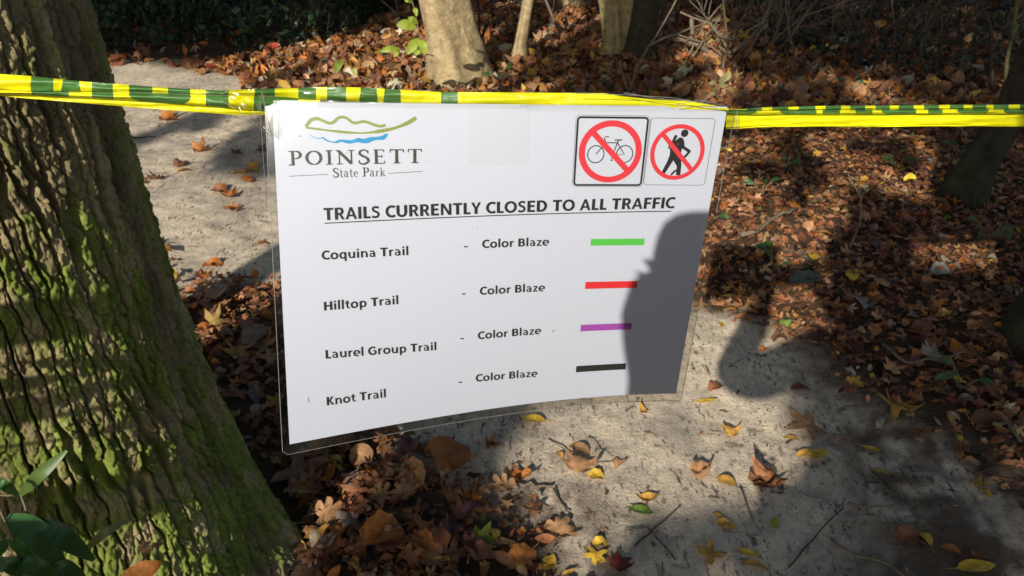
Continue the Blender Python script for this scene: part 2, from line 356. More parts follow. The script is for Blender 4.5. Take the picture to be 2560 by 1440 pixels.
# fallen leaves that one can pick out
LEAFMESH = {}
def leaf_data(kind, var, crumple):
    k_ = (kind, var, crumple)
    if k_ not in LEAFMESH:
        V, F = leaf_mesh(kind, RN(var * 31 + len(kind)), curl=.45 + .12 * var, n=18, rings=(.35, .7, 1), stalk=True, crumple=crumple)
        me = big_mesh('fallen_leaf', V, F); me.materials.append(M['leafobj']); LEAFMESH[k_] = me
    return LEAFMESH[k_]
def put_leaf(loc, size, kind, colour, label, group=None, yaw=0, var=0, crumple=0., tilt=(0, 0), jitter=.12):
    o = bpy.data.objects.new('fallen_leaf', leaf_data(kind, var, crumple)); COL.objects.link(o)
    o.location = loc; o.scale = (size,) * 3; o.rotation_euler = (tilt[0], tilt[1], yaw)
    c = PAL[colour] if isinstance(colour, str) else colour; f = 1 + rnd.uniform(-jitter, jitter)
    o.color = (c[0] * f, c[1] * f, c[2] * f, 1)
    return tag(o, label, 'leaf', group)
HERO = [  # px, py, size m, kind, colour, yaw deg, variant, crumple, label
    (1338, 1062, .075, 'oval', 'yellow', 170, 1, 0, 'bright yellow oval leaf on the sunlit sand just below the bottom edge of the sign'),
    (1610, 1035, .07, 'long', 'gold', 100, 4, .3, 'narrow golden leaf curled on edge on the sunlit sand under the sign corner'),
    (1615, 1092, .06, 'long', 'pale', 5, 2, .2, 'pale tan narrow leaf just below the curled golden one on the sand'),
    (1826, 1078, .085, 'maple', 'gold', 80, 3, .8, 'crumpled golden brown leaf alone in the middle of the lit sand'),
    (1762, 1004, .06, 'long', 'yellow', 5, 1, 0, 'thin yellow leaf on sand just right of the lower sign corner'),
    (1785, 972, .06, 'round', 'rust', 20, 3, .6, 'rusty scrap of leaf at the tip of the rounded elbow shadow'),
    (1452, 1130, .075, 'oval', 'tan', 145, 2, 0, 'tan yellow oval leaf with a dark shadow above the crumpled maple leaf'),
    (1445, 1185, .13, 'maple', 'tan', 70, 3, .6, 'large crumpled tan maple leaf in the middle of the lit path'),
    (1485, 1200, .045, 'round', 'yellow', 0, 1, .4, 'small yellow leaf tucked beside the large crumpled tan one'),
    (1400, 1148, .04, 'oval', 'gold', 110, 2, .2, 'little mustard yellow leaf standing beside the large crumpled tan one'),
    (1300, 1205, .085, 'star', 'orange', 250, 4, .7, 'folded rusty orange leaf standing on the edge of the shadow'),
    (1750, 1185, .08, 'round', 'tan', 60, 4, .8, 'crumpled tan brown ball of a leaf on the lit sand'),
    (1818, 1204, .065, 'oval', 'gold', 150, 2, .2, 'small golden leaf between the crumpled ball and the big brown leaves'),
    (1912, 1170, .06, 'long', 'yellow', 165, 1, 0, 'slim bright yellow leaf lying on top of the big brown leaves'),
    (1930, 1205, .14, 'maple', 'rust', 200, 4, .7, 'largest crumpled reddish brown leaf at the edge of the long body shadow'),
    (1893, 1205, .10, 'oak', 'brown', 20, 3, .7, 'brown leaf partly beneath the largest reddish brown one'),
    (1628, 1252, .075, 'oval', 'gold', 175, 4, .5, 'arched golden leaf lying just above the green leaf'),
    (1604, 1280, .065, 'oval', 'green', 175, 1, 0, 'single fresh green leaf lying on the sunlit sand'),
    (1937, 1310, .05, 'oval', (.45, .45, .05), 70, 1, 0, 'small yellow green leaf lying where the lit sand meets shadow'),
    (1820, 1312, .065, 'oval', 'gold', 160, 3, .3, 'lower golden leaf of the pair near the bottom of the lit sand'),
    (1798, 1290, .04, 'long', 'gold', 130, 2, .1, 'upper small golden leaf of the pair near the bottom of the lit sand'),
    (1775, 1392, .08, 'star', 'gold', 20, 2, .4, 'yellow brown lobed leaf near the bottom edge of the path'),
    (1875, 1385, .06, 'long', 'yellow', 160, 1, 0, 'olive yellow leaf in shade near the bottom edge'),
    (1893, 1412, .075, 'long', 'gold', 165, 2, 0, 'long dull gold leaf at the bottom edge in shade'),
    (1490, 1392, .06, 'star', 'yellow', 250, 2, .3, 'small pointed yellow star leaf near the bottom of the lit path'),
    (1495, 1362, .04, 'round', 'yellow', 10, 2, .5, 'small pale yellow leaf above the pointed star leaf'),
    (1390, 1342, .12, 'oak', 'tan', 15, 2, .6, 'long flat pale brown leaf arched over a dark shadow at the bottom'),
    (1548, 1420, .085, 'maple', (.15, .03, .02), 40, 3, .5, 'dark red leaf at the bottom edge of the picture'),
    (1545, 1168, .045, 'round', 'tan', 60, 3, .5, 'little tan leaf at the end of two thin straws'),
    (2024, 1062, .12, 'star', (.42, .23, .10), 200, 0, .1, 'flat tan star shaped leaf lying in the shade beside the lit sand'),
    (2000, 970, .075, 'oval', (.20, .05, .03), 0, 2, 0, 'dull red oval leaf in the shade near the top of the body shadow'),
    (2125, 975, .075, 'oak', 'gold', 0, 2, .4, 'orange gold leaf right of the dull red oval leaf'),
    (2016, 1133, .10, 'long', 'gold', 5, 2, .2, 'dark yellow long leaf, left one of the overlapping heap in shade'),
    (2042, 1138, .07, 'oval', 'yellow', 30, 1, 0, 'yellow leaf, right one of the overlapping heap in shade'),
    (1985, 1088, .05, 'long', 'gold', 160, 2, 0, 'small gold leaf just below the tan star shaped one'),
    (2182, 1120, .07, 'long', 'yellow', 170, 1, 0, 'thin yellow leaf by itself below the large pale star leaf'),
    (2110, 1097, .045, 'long', 'orange', 0, 1, 0, 'thin orange leaf between the star leaves'),
    (2235, 1035, .12, 'star', 'gold', 240, 3, .5, 'large golden and beige star leaf with a folded lobe'),
    (2200, 1055, .085, 'long', 'pale', 60, 2, .1, 'pale folded point sticking out below the large golden star leaf'),
    (2335, 1000, .05, 'oval', 'gold', 170, 1, 0, 'dull yellow leaf up on the dark ground near the right edge'),
    (2378, 1025, .05, 'star', 'red', 240, 1, .1, 'small bright red pointed leaf near the right edge'),
    (2372, 1065, .045, 'oval', 'yellow', 60, 1, 0, 'small yellow leaf below the bright red pointed one'),
    (2392, 1108, .045, 'oval', 'yellow', 80, 2, .2, 'little yellow leaf pointing down the picture near the right side'),
    (2405, 1050, .05, 'long', 'gold', 160, 2, .1, 'thin brownish gold leaf just right of the bright red pointed one'),
    (2208, 1177, .05, 'long', 'gold', 150, 2, 0, 'slender gold leaf alone on the dark soil in the right part'),
    (2450, 1205, .055, 'star', 'gold', 120, 3, .3, 'twisted gold leaf halfway down the right edge'),
    (2472, 1225, .04, 'oval', 'gold', 100, 2, .1, 'small gold leaf touching the twisted one'),
    (2315, 1340, .065, 'oval', 'yellow', 100, 2, .2, 'pale yellow cupped leaf beside a brown one at the lower right'),
    (2275, 1345, .085, 'round', 'rust', 10, 2, .3, 'brown leaf lying left of the pale yellow cupped one'),
    (2385, 1368, .055, 'oval', 'orange', 140, 2, .2, 'orange yellow leaf low in the right corner area'),
    (2432, 1415, .085, 'oval', 'yellow', 0, 1, 0, 'clean yellow oval leaf closest to the bottom right corner'),
    (2440, 1380, .06, 'star', (.30, .10, .06), 70, 3, .5, 'reddish leaf just above the clean yellow oval in the corner'),
    (2130, 705, .07, 'oval', 'yellow', 0, 1, 0, 'bright yellow leaf lying in the sun patch in the litter'),
    (2172, 715, .07, 'oval', 'pale', 150, 1, .1, 'pale yellow leaf next to the bright yellow one in the litter'),
    (2000, 735, .11, 'round', (.14, .18, .12), 5, 0, .1, 'broad grey green leaf lying flat in the dark litter'),
    (1820, 758, .07, 'oval', 'yellow', 160, 1, 0, 'yellow leaf just right of the sign above the sand'),
    (1802, 822, .045, 'oval', 'yellow', 70, 1, .1, 'yellow leaf at the upper edge of the sand beside the sign'),
    (1855, 820, .07, 'oval', 'rust', 0, 2, 0, 'rusty red oval leaf at the top of the elbow shadow'),
    (1908, 880, .035, 'round', 'orange', 40, 2, .3, 'tiny orange leaf inside the shaded sand'),
    (2155, 790, .17, 'oak', (.34, .26, .18), 100, 2, .4, 'large beige leaf with a pointed tip in the dark litter'),
    (2320, 920, .14, 'oak', (.36, .29, .20), 30, 3, .4, 'large beige folded leaf at the litter edge on the right'),
    (2352, 805, .05, 'round', 'yellow', 70, 1, 0, 'round lemon yellow leaf in the litter on the right'),
    (2060, 600, .09, 'oval', 'gold', 150, 2, .1, 'gold oval leaf in the brown litter below the tape'),
    (2340, 700, .075, 'round', (.36, .37, .29), 10, 1, .1, 'pale grey leaf showing its underside in the litter at right'),
    (580, 530, .12, 'oak', 'orange', 140, 3, .8, 'orange brown crumpled leaf with black shadow on the sand left of the sign'),
    (545, 482, .10, 'round', 'rust', 0, 2, .6, 'dark brown leaf left of a crumpled pair on the trail'),
    (575, 496, .11, 'maple', 'orange', 60, 4, .7, 'orange crumpled leaf just above the one with the black shadow'),
    (500, 378, .13, 'star', 'orange', 20, 3, .6, 'orange brown leaf on the trail below the tape'),
    (628, 430, .12, 'maple', 'gold', 10, 2, .2, 'golden leaf touching the sign film on the left'),
    (598, 437, .09, 'oval', 'gold', 0, 1, 0, 'flat yellow brown leaf left of the golden one'),
    (618, 458, .10, 'oak', 'orange', 30, 3, .5, 'orange leaf lying below the golden one on the trail'),
    (420, 300, .16, 'star', 'orange', 10, 3, .5, 'orange brown leaf directly under the tape left of the sign'),
    (452, 418, .09, 'round', 'brown', 80, 2, .5, 'brown leaf near the trunk on the shaded trail'),
    (458, 435, .09, 'oval', 'gold', 10, 2, .2, 'dull gold leaf below a brown one on the shaded trail'),
    (395, 455, .10, 'star', 'brown', 80, 3, .4, 'dark brown leaf standing up near the trunk'),
    (355, 465, .09, 'maple', 'tan', 80, 4, .6, 'tan crumpled leaf close to the trunk edge'),
    (590, 388, .10, 'maple', 'plum', 40, 3, .6, 'purplish brown leaf with a dark top on the trail'),
    (650, 378, .09, 'maple', 'plum', 0, 2, .5, 'purplish leaf half behind the film at the left of the sign'),
    (410, 640, .11, 'oval', 'orange', 170, 1, .1, 'rusty orange leaf touching the trunk outline'),
    (525, 663, .09, 'round', 'orange', 0, 2, .5, 'orange leaf near the foot of the shaded trail'),
    (655, 606, .07, 'oval', 'orange', 0, 2, .3, 'small orange leaf close to the left sign edge'),
    (432, 698, .075, 'oval', 'yellow', 150, 1, .2, 'yellow leaf touching the trunk where the litter starts'),
    (516, 708, .075, 'star', 'orange', 70, 2, .3, 'light orange leaf at the start of the dark litter'),
    (600, 900, .10, 'star', (.42, .24, .06), 90, 2, .3, 'pale yellow star leaf in the dark litter beside the sign'),
    (540, 830, .10, 'star', (.40, .26, .08), 20, 3, .4, 'yellow brown spread leaf beside the trunk in the shade'),
    (745, 1200, .14, 'star', (.46, .24, .16), 330, 0, .2, 'pinkish yellow star leaf by the trunk below the sign corner'),
    (845, 1170, .09, 'long', 'yellow', 120, 2, .1, 'slim pale yellow leaf standing below the sign corner'),
    (1125, 1180, .13, 'round', (.33, .12, .03), 80, 1, .2, 'broad reddish brown leaf in the shade under the sign'),
    (1085, 1160, .08, 'round', 'orange', 0, 3, .7, 'crumpled orange leaf left of the broad reddish brown one'),
    (1222, 1128, .07, 'maple', 'rust', 10, 4, .7, 'rusty curled leaf at the edge of the diagonal shadow'),
    (925, 1225, .12, 'oak', 'orange', 170, 1, .1, 'bright orange leaf catching the sun in the dark litter'),
    (1010, 1262, .09, 'oak', 'tan', 60, 2, .2, 'tan leaf with a point in the dark litter under the sign'),
    (935, 1250, .07, 'oak', 'tan', 350, 2, .3, 'light tan leaf right under the bright orange one'),
    (820, 1320, .12, 'oak', 'tan', 20, 3, .4, 'tan pointed leaf lit by the sun near the bottom'),
    (795, 1300, .06, 'maple', 'gold', 40, 2, .4, 'small sunlit golden leaf above the tan pointed one'),
    (815, 1380, .09, 'round', 'pale', 80, 2, .4, 'cream coloured leaf catching light at the bottom'),
    (755, 1405, .12, 'long', (.50, .36, .10), 120, 4, .2, 'twisted yellowish leaf beside the foot of the trunk'),
    (965, 1385, .11, 'oak', 'tan', 20, 1, .2, 'flat tan angular leaf at the bottom centre left'),
    (1180, 1280, .10, 'maple', 'orange', 120, 4, .9, 'crumpled orange brown leaf in sun at the left edge of the lit path'),
    (1265, 1250, .10, 'oak', 'tan', 170, 3, .4, 'pinkish tan long leaf on the left side of the lit path'),
    (1130, 1355, .10, 'oak', 'plum', 60, 4, .7, 'purple grey curled leaf beside the green and straw scraps'),
    (1200, 1378, .09, 'maple', (.22, .26, .03), 0, 2, .2, 'olive green bent leaf at the bottom left of the lit path'),
    (1200, 1312, .06, 'oval', (.30, .30, .08), 110, 1, .1, 'olive yellow leaf below the crumpled orange one'),
    (1238, 1360, .055, 'oval', 'yellow', 100, 2, .2, 'orange yellow leaf right of the olive green bent one'),
    (1270, 1385, .08, 'long', 'tan', 170, 3, .2, 'peach coloured strip of leaf near the bottom'),
    (1275, 1430, .10, 'long', 'pale', 145, 3, .2, 'pale cream curled leaf at the bottom edge of the path'),
    (1108, 1422, .05, 'long', 'yellow', 10, 1, .1, 'small straw yellow leaf at the bottom edge'),
]
for (px, py, s, kd, c, yaw, var, cr, lab) in HERO:
    p = on_ground(px, py); z = float(ground_z(p.x, p.y)); inl = float(path_in(p.x, p.y)) < .05
    put_leaf((p.x, p.y, z + s * .07 + (.028 if inl else .004)), s * 1.05, kd, c, lab, yaw=R(yaw), var=var, crumple=cr, tilt=(rnd.uniform(-.2, .2) + (.15 if inl else 0), rnd.uniform(-.2, .2)))
# more leaves of the litter, alike but for place and colour
zones = [('right', G2([(1850, 840), (1800, 400), (2560, 400), (2560, 1100), (2200, 960)]), 130, (.035, .070)),
         ('under', G2([(720, 1150), (1000, 1100), (1180, 1260), (1330, 1440), (760, 1440)]), 60, (.05, .10)),
         ('trunk', G2([(470, 720), (680, 720), (700, 1120), (600, 1000)]), 20, (.06, .11))]
where = {'right': 'in the leaf litter right of the sign', 'under': 'in the shaded leaf litter below the sign', 'trunk': 'in the dark litter between trunk and sign'}
adj = dict(rust='rust brown', tan='tan', brown='dark brown', orange='orange', gold='gold', plum='plum brown', grey='grey brown', yellow='yellow')
for zn, poly, cnt, szr in zones:
    xs_ = [q[0] for q in poly]; ys_ = [q[1] for q in poly]; made = 0
    while made < cnt:
        x, y = rnd.uniform(min(xs_), max(xs_)), rnd.uniform(min(ys_), max(ys_))
        if not inside(poly, x, y) or math.hypot(x - TRUNK_C[0], y - TRUNK_C[1]) < .5: continue
        c = rnd.choices(list(adj), [30, 20, 26, 8, 3, 2, 6, .4])[0]; kd = rnd.choice(['maple', 'star', 'oak', 'oval', 'round', 'round', 'oak']); cr_ = rnd.choice([.1, .45, .8]); wd = {'maple': 'broad lobed', 'star': 'star shaped', 'oak': 'ragged', 'oval': 'oval', 'round': 'rounded'}[kd] + {.1: ' flat', .45: ' curled', .8: ' crumpled'}[cr_]
        sd = ('just right of the sign' if x < 1.35 else 'at the far right') if zn == 'right' else ('under the sign, near the trunk' if x < -.33 else 'under the sign, near the path') if zn == 'under' else 'between trunk and sign'
        put_leaf((x, y, float(ground_z(x, y)) + .03 + rnd.random() * .015), rnd.uniform(*szr), kd, c, f'{wd} {adj[c]} dead leaf in litter {sd}', 'dead leaves in the litter ' + sd,
                 yaw=rnd.uniform(0, 6.28), var=rnd.randrange(5), crumple=cr_, tilt=(rnd.gauss(0, .25), rnd.gauss(0, .25)), jitter=.25)
        made += 1
# twigs lying about
TW = [([(1690, 1400), (1620, 1322), (1560, 1330)], .002, 'broken dark twig near the green leaf'), ([(1585, 1368), (1640, 1320), (1700, 1272)], .0022, 'straight dark stick slanting up right of the green leaf'),
      ([(1290, 1222), (1340, 1230), (1380, 1225)], .006, 'short stout pale stick beside the folded orange leaf'), ([(1385, 1235), (1405, 1265), (1422, 1292)], .003, 'thin reddish twig leaning away from the stout stick'),
      ([(1370, 1110), (1420, 1140), (1480, 1165), (1545, 1163)], .0018, 'long reddish pine straw crossing the lit sand'), ([(1470, 1095), (1500, 1130), (1530, 1155)], .0015, 'fine reddish straw above the long one'),
      ([(1970, 1418), (2030, 1350), (2105, 1265), (2115, 1240)], .0022, 'long dark twig slanting across the shaded sand'), ([(2075, 1345), (2130, 1385), (2200, 1400), (2260, 1440)], .004, 'dark stick with a pale knot at the lower right'),
      ([(2120, 1255), (2170, 1265), (2235, 1262)], .004, 'dark twig with a grey tip in the shade'), ([(1850, 1215), (1880, 1300), (1905, 1338)], .0016, 'fine dark twig below the small golden leaf'),
      ([(2200, 890), (2260, 935), (2330, 930), (2410, 912)], .006, 'bare grey stick in front of the beige folded leaf'), ([(2470, 1083), (2510, 1085), (2540, 1130)], .007, 'bent grey stick near the right edge'),
      ([(1050, 1165), (1120, 1178), (1180, 1182)], .003, 'thin grey twig left of the broad reddish leaf'), ([(860, 1180), (780, 1160), (815, 1140)], .005, 'curved brown stick under the sign corner'),
      ([(1170, 1440), (1178, 1405), (1175, 1380)], .002, 'thin straw standing up at the bottom'), ([(1100, 1345), (1175, 1357)], .002, 'pale straw crossing the purple grey leaf'),
      ([(300, 355), (340, 345), (390, 348)], .006, 'low brown twig on the shaded trail by the trunk'), ([(1855, 620), (1950, 560), (1990, 545)], .010, 'weathered stick lying in the litter right of the sign')]
for pts, r_, lab in TW:
    W_ = []
    for px, py in pts:
        p = on_ground(px, py); W_.append((p.x, p.y, float(ground_z(p.x, p.y)) + r_ + (.03 if float(path_in(p.x, p.y)) < 0 else .002) + rnd.random() * .006))
    dense = []
    for a, b in zip(W_[:-1], W_[1:]):
        for t in (0, .34, .67): dense.append([a[i] + (b[i] - a[i]) * t + rnd.gauss(0, r_ * .6) for i in range(3)])
    dense.append(W_[-1]); m_ = len(dense)
    tag(MB().tube(dense, [r_ * (1 - .5 * i / m_) for i in range(m_)], 6).build('fallen_twig', M['twig'] if 'pale' in lab or 'grey' in lab or 'straw' in lab or 'weather' in lab else M['darktwig']), lab, 'twig', 'twigs on the ground')

# ------------------------------------------------------------ the mossy trunk
def voronoi(x, y, seed, jit=.70):
    g = np.random.default_rng(seed); J = g.random((97, 89, 3)); xi = np.floor(x).astype(int); yi = np.floor(y).astype(int)
    f1 = np.full(x.shape, 9.); f2 = np.full(x.shape, 9.); idv = np.zeros(x.shape)
    for dx in (-1, 0, 1):
        for dy in (-1, 0, 1):
            a, b = xi + dx, yi + dy; q = J[a % 97, b % 89]
            d = np.hypot(a + .5 + (q[..., 0] - .5) * jit - x, b + .5 + (q[..., 1] - .5) * jit - y)
            less = d < f1; f2 = np.where(less, f1, np.minimum(f2, d)); idv = np.where(less, q[..., 2], idv); f1 = np.where(less, d, f1)
    return f1, f2, idv
def bark_trunk(cx_, cy_, rfun, z0, z1, front, ncol, nrow, cellw, cellh, depth, colour, rough_amp=.003, z_top=7., seed=4, twist=.0, coarse=36):
    a0, a1 = front
    th = np.concatenate([np.linspace(a0, a1, ncol, endpoint=False), np.linspace(a1, a0 + 2 * math.pi, coarse, endpoint=False)])
    zz = np.concatenate([np.linspace(z0, z1, nrow), np.linspace(z1, z_top, 26)[1:]])
    TH, ZZ = np.meshgrid(th, zz); r0 = rfun(ZZ); S = TH * .34
    Sw = S + twist * ZZ + .018 * (fbm(S * 5 + 3, ZZ * 2.6, 3) - .5) * 2 + .008 * (fbm(S * 26, ZZ * 26, 3) - .5) * 2
    Zw = ZZ + .03 * (fbm(S * 14 + 40, ZZ * 9, 2) - .5) * 2
    f1, f2, cid = voronoi(Sw / cellw, Zw / cellh, seed)
    d = f2 - f1
    f3, f4, cid2 = voronoi(Sw / (cellw * .70) + 11, Zw / .055, seed + 1, .9)
    ridge = sstep(.05, .15, d)
    h = depth * ridge * (.8 + .35 * cid) + depth * .34 * sstep(0, .14, f4 - f3) * ridge + rough_amp * (fbm(S * 150, ZZ * 120, 4) - .5) * 2 + .006 * (fbm(S * 60, ZZ * 38, 3) - .5) * 2 * ridge + depth * .3 * (cid2 - .5) * ridge
    lump = .016 * (fbm(S * 3 + 7, ZZ * 1.8 + 3, 2) - .5)
    rr = r0 + h - depth + lump
    # root flare is uneven
    rr = rr + np.where(ZZ < .4, (.4 - ZZ) / .4, 0) ** 2 * (.025 * np.sin(TH * 5 + 1.0) + .012 * np.sin(TH * 11))
    V = np.stack([cx_ + rr * np.cos(TH), cy_ + rr * np.sin(TH), ZZ], -1)
    C = colour(S, ZZ, ridge, cid, cid2, TH)
    nr, nc = TH.shape; I = np.arange(nr * nc).reshape(nr, nc); Jn = np.roll(I, -1, 1)
    F = np.stack([I[:-1], Jn[:-1], Jn[1:], I[1:]], -1).reshape(-1, 4)
    return big_mesh('trunk', V.reshape(-1, 3), F, C.reshape(-1, 3))
def moss_colour(S, Z, ridge, cid, cid2, TH):
    wood = np.array([.18, .14, .065]); wood2 = np.array([.42, .34, .185]); moss = np.array([.11, .155, .022]); moss2 = np.array([.225, .275, .05]); lich = np.array([.36, .39, .33])
    n1 = fbm(S * 7 + 5, Z * 4.5, 4); n2 = fbm(S * 55, Z * 40, 3); n3 = fbm(S * 18 + 30, Z * 8, 3)
    base = wood * (1 - n3[..., None]) + wood2 * n3[..., None]; base = base * (.75 + .5 * cid[..., None])
    m_ = sstep(.43, .60, n1 * .52 + n2 * .25 + cid2 * .16 + .08 * sstep(1.0, .5, Z) + .05 * sstep(-1.5, -.6, TH) - .05)
    mc = moss * (1 - n2[..., None]) + moss2 * n2[..., None]; mc = mc * (.6 + .8 * n3[..., None])
    c = base * (1 - m_[..., None] * .93) + mc * m_[..., None] * .93
    l_ = sstep(.60, .68, fbm(S * 9 + 60, Z * 3.2 + 8, 4)) * sstep(.42, .55, n2) * sstep(.75, 1.0, Z)
    return c * (1 - l_[..., None] * .8) + lich * l_[..., None] * .8
t_ = empty('mossy_tree', (TRUNK_C[0], TRUNK_C[1], 0)); tag(t_, 'big leaning-edged tree with deeply furrowed mossy bark filling the left of the picture', 'tree')
me = bark_trunk(TRUNK_C[0], TRUNK_C[1], trunk_r, -.06, 1.65, (R(-150), R(30)), 680, 620, 0.030, .55, .016, moss_colour, rough_amp=.0055, twist=-.03)
link('trunk', me, M['bark'], t_)

# ------------------------------------------------------------ background trees
def simple_trunk(name, pts, rad, colour, label, mat_, n=40, seg=60, lump=.06, group=None, seed=1):
    """a trunk along a bent line of points, with flutes, knots and an uneven outline"""
    P = np.array(pts, float); T = np.linspace(0, len(P) - 1, seg); C = np.stack([np.interp(T, range(len(P)), P[:, i]) for i in range(3)], 1)
    rr = np.interp(T, range(len(P)), rad); a = np.linspace(0, 2 * math.pi, n, endpoint=False)
    A, K = np.meshgrid(a, np.arange(seg)); s = seed * 3.7
    nn = (fbm(np.cos(A) * 1.6 + s, C[K, 2] * 3 + np.sin(A) * 1.6, 3) - .5) * 2
    fl = .10 * np.sin(A * 3 + s + C[K, 2] * .8) * lump / .06
    Rr = rr[K] * (1 + lump * 3 * nn + fl)
    V = np.stack([C[K, 0] + Rr * np.cos(A), C[K, 1] + Rr * np.sin(A), C[K, 2]], -1)
    n2 = fbm(np.cos(A) * 5 + s, C[K, 2] * 9 + np.sin(A) * 5, 4); n3 = fbm(A * 4 + s, C[K, 2] * 1.6, 3)
    c0, c1, c2 = [np.array(q) for q in colour]
    Cc = c0 * (1 - n2[..., None]) + c1 * n2[..., None]; q = sstep(.5, .66, n3)[..., None]; Cc = Cc * (1 - q * .7) + c2 * q * .7
    I = np.arange(seg * n).reshape(seg, n); J = np.roll(I, -1, 1); F = np.stack([I[:-1], J[:-1], J[1:], I[1:]], -1).reshape(-1, 4)
    root = empty(name, tuple(P[0])); tag(root, label, 'tree', group); link('trunk', big_mesh('trunk', V.reshape(-1, 3), F, Cc.reshape(-1, 3)), mat_, root); return root
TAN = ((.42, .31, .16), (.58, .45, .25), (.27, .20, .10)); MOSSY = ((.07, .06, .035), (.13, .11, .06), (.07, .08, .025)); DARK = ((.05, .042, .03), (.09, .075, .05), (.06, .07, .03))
def up(px, py, zs, px2, py2, Y=None):
    """points of a trunk whose foot is seen at px,py on the ground and which passes px2,py2 at the same distance, carried on upwards"""
    a = on_ground(px, py); b = at_depth(px2, py2, a.y); k = [(z - a.z) / max(b.z - a.z, .05) for z in zs]
    return [(a.x + (b.x - a.x) * q, a.y + .02 * z, z - (.08 if z == 0 else 0)) for q, z in zip(k, zs)]
zs = [0, .12, .35, .8, 1.6, 3.5, 7]
main_tree = simple_trunk('tan_tree', up(1150, 200, zs, 1115, 40), [.30, .215, .17, .155, .155, .14, .10], TAN, 'smooth tan tree trunk lit by the sun just above the sign', M['tanbark'], seed=2, lump=.075)
slim = simple_trunk('slim_tree', up(1297, 150, zs, 1322, 0), [.075, .05, .042, .05, .045, .04, .02], TAN, 'slim pale sapling trunk right of the tan tree', M['tanbark'], n=20, seed=3, lump=.05)
twisted = simple_trunk('twisted_tree', up(1550, 142, zs, 1545, 30), [.17, .12, .115, .14, .14, .12, .07], ((.38, .31, .14), (.52, .43, .22), (.20, .16, .07)), 'sunlit twisted trunk with peeling bark behind the bicycle symbol', M['tanbark'], n=28, seed=6, lump=.12)
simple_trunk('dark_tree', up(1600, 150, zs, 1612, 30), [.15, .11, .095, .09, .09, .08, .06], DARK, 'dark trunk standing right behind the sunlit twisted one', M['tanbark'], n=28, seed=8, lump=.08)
p = on_ground(1424, 30); simple_trunk('far_tree', [(p.x, p.y, -.05), (p.x, p.y, .3), (p.x, p.y, 2), (p.x, p.y, 7)], [.14, .11, .10, .07], TAN, 'short visible foot of a pale tree at the top edge', M['tanbark'], n=24, seed=9)
a = on_ground(2395, 500); b = at_depth(2525, 300, a.y + .05); c_ = at_depth(2590, 120, a.y + .1)
simple_trunk('leaning_tree', [(a.x + .02, a.y, -.08), (a.x + .03, a.y, .04), tuple((a * .55 + b * .45)), tuple(b), tuple(c_), (c_.x + .5, c_.y + .1, 2.4), (c_.x + .9, c_.y, 4.5)],
             [.15, .11, .085, .068, .062, .055, .04], DARK, 'dark mossy leaning trunk under the tape at the right edge', M['tanbark'], n=26, seed=12, lump=.07)
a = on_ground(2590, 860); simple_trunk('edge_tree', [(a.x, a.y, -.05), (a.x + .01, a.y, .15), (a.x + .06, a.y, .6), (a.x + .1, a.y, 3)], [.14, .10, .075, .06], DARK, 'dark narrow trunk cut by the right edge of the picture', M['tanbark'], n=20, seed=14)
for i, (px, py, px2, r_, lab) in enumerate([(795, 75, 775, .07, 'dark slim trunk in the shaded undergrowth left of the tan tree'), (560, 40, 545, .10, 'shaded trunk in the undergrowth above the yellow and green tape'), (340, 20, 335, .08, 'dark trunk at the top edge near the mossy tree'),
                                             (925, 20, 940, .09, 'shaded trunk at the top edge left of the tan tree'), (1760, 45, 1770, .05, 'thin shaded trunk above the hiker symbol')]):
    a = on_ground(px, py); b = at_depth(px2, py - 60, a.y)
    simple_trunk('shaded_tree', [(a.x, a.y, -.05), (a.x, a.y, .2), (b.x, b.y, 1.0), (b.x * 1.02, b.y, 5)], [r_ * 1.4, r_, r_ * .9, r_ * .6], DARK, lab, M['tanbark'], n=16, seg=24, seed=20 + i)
for i, (x, y, r_) in enumerate([(-7.5, 9.5, .18), (-5.2, 11.5, .22), (-3.0, 12.5, .2), (-1.4, 10.8, .15), (.2, 13, .25), (2.2, 11.2, .18), (3.9, 12.6, .24), (5.8, 10.6, .2), (7.6, 12.4, .22), (9.4, 9.5, .2), (-9.5, 13, .25), (11, 13.5, .25)]):
    z = float(ground_z(x, y)); side = 'left' if x < -2 else 'right' if x > 2 else 'middle'
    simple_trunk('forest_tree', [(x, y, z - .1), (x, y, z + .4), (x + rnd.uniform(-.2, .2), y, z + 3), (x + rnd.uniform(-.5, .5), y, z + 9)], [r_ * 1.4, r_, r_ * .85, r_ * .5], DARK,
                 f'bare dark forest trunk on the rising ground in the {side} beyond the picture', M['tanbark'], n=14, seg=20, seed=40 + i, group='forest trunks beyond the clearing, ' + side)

# ------------------------------------------------------------ saplings, brambles and undergrowth
def grow(mb, p, d, L, r, lev, tips, bend=.25, rn=rnd, n=5, split=(2, 3), wig=.18):
    pts = [p]; rad = [r]; q = Vector(p); d = Vector(d).normalized(); k = 5
    for i in range(k):
        d = (d + Vector((rn.gauss(0, wig), rn.gauss(0, wig), rn.gauss(0, wig) + bend * .1))).normalized(); q = q + d * L / k; pts.append(q.copy()); rad.append(r * (1 - .45 * (i + 1) / k))
    mb.tube(pts, rad, n, cap=False)
    if lev > 0:
        for _ in range(rn.randint(*split)):
            j = rn.randint(2, k); nd = (d + Vector((rn.uniform(-1, 1), rn.uniform(-1, 1), rn.uniform(-.5, .8))) * .9).normalized()
            grow(mb, pts[j], nd, L * rn.uniform(.5, .8), rad[j] * .65, lev - 1, tips, bend, rn, n, split, wig)
    else: tips.append((q, d))
def leaf_cloud(P, size, variants, cols, seed=1, tilt=.9):
    P = np.array([tuple(p) for p in P]); g = np.random.default_rng(seed); n = len(P)
    zf = lambda x, y: P[:, 2] - .004
    return scatter(P[:, 0], P[:, 1], g.uniform(size[0], size[1], n), variants, cols, tilt, 0., zf=zf, seed=seed)
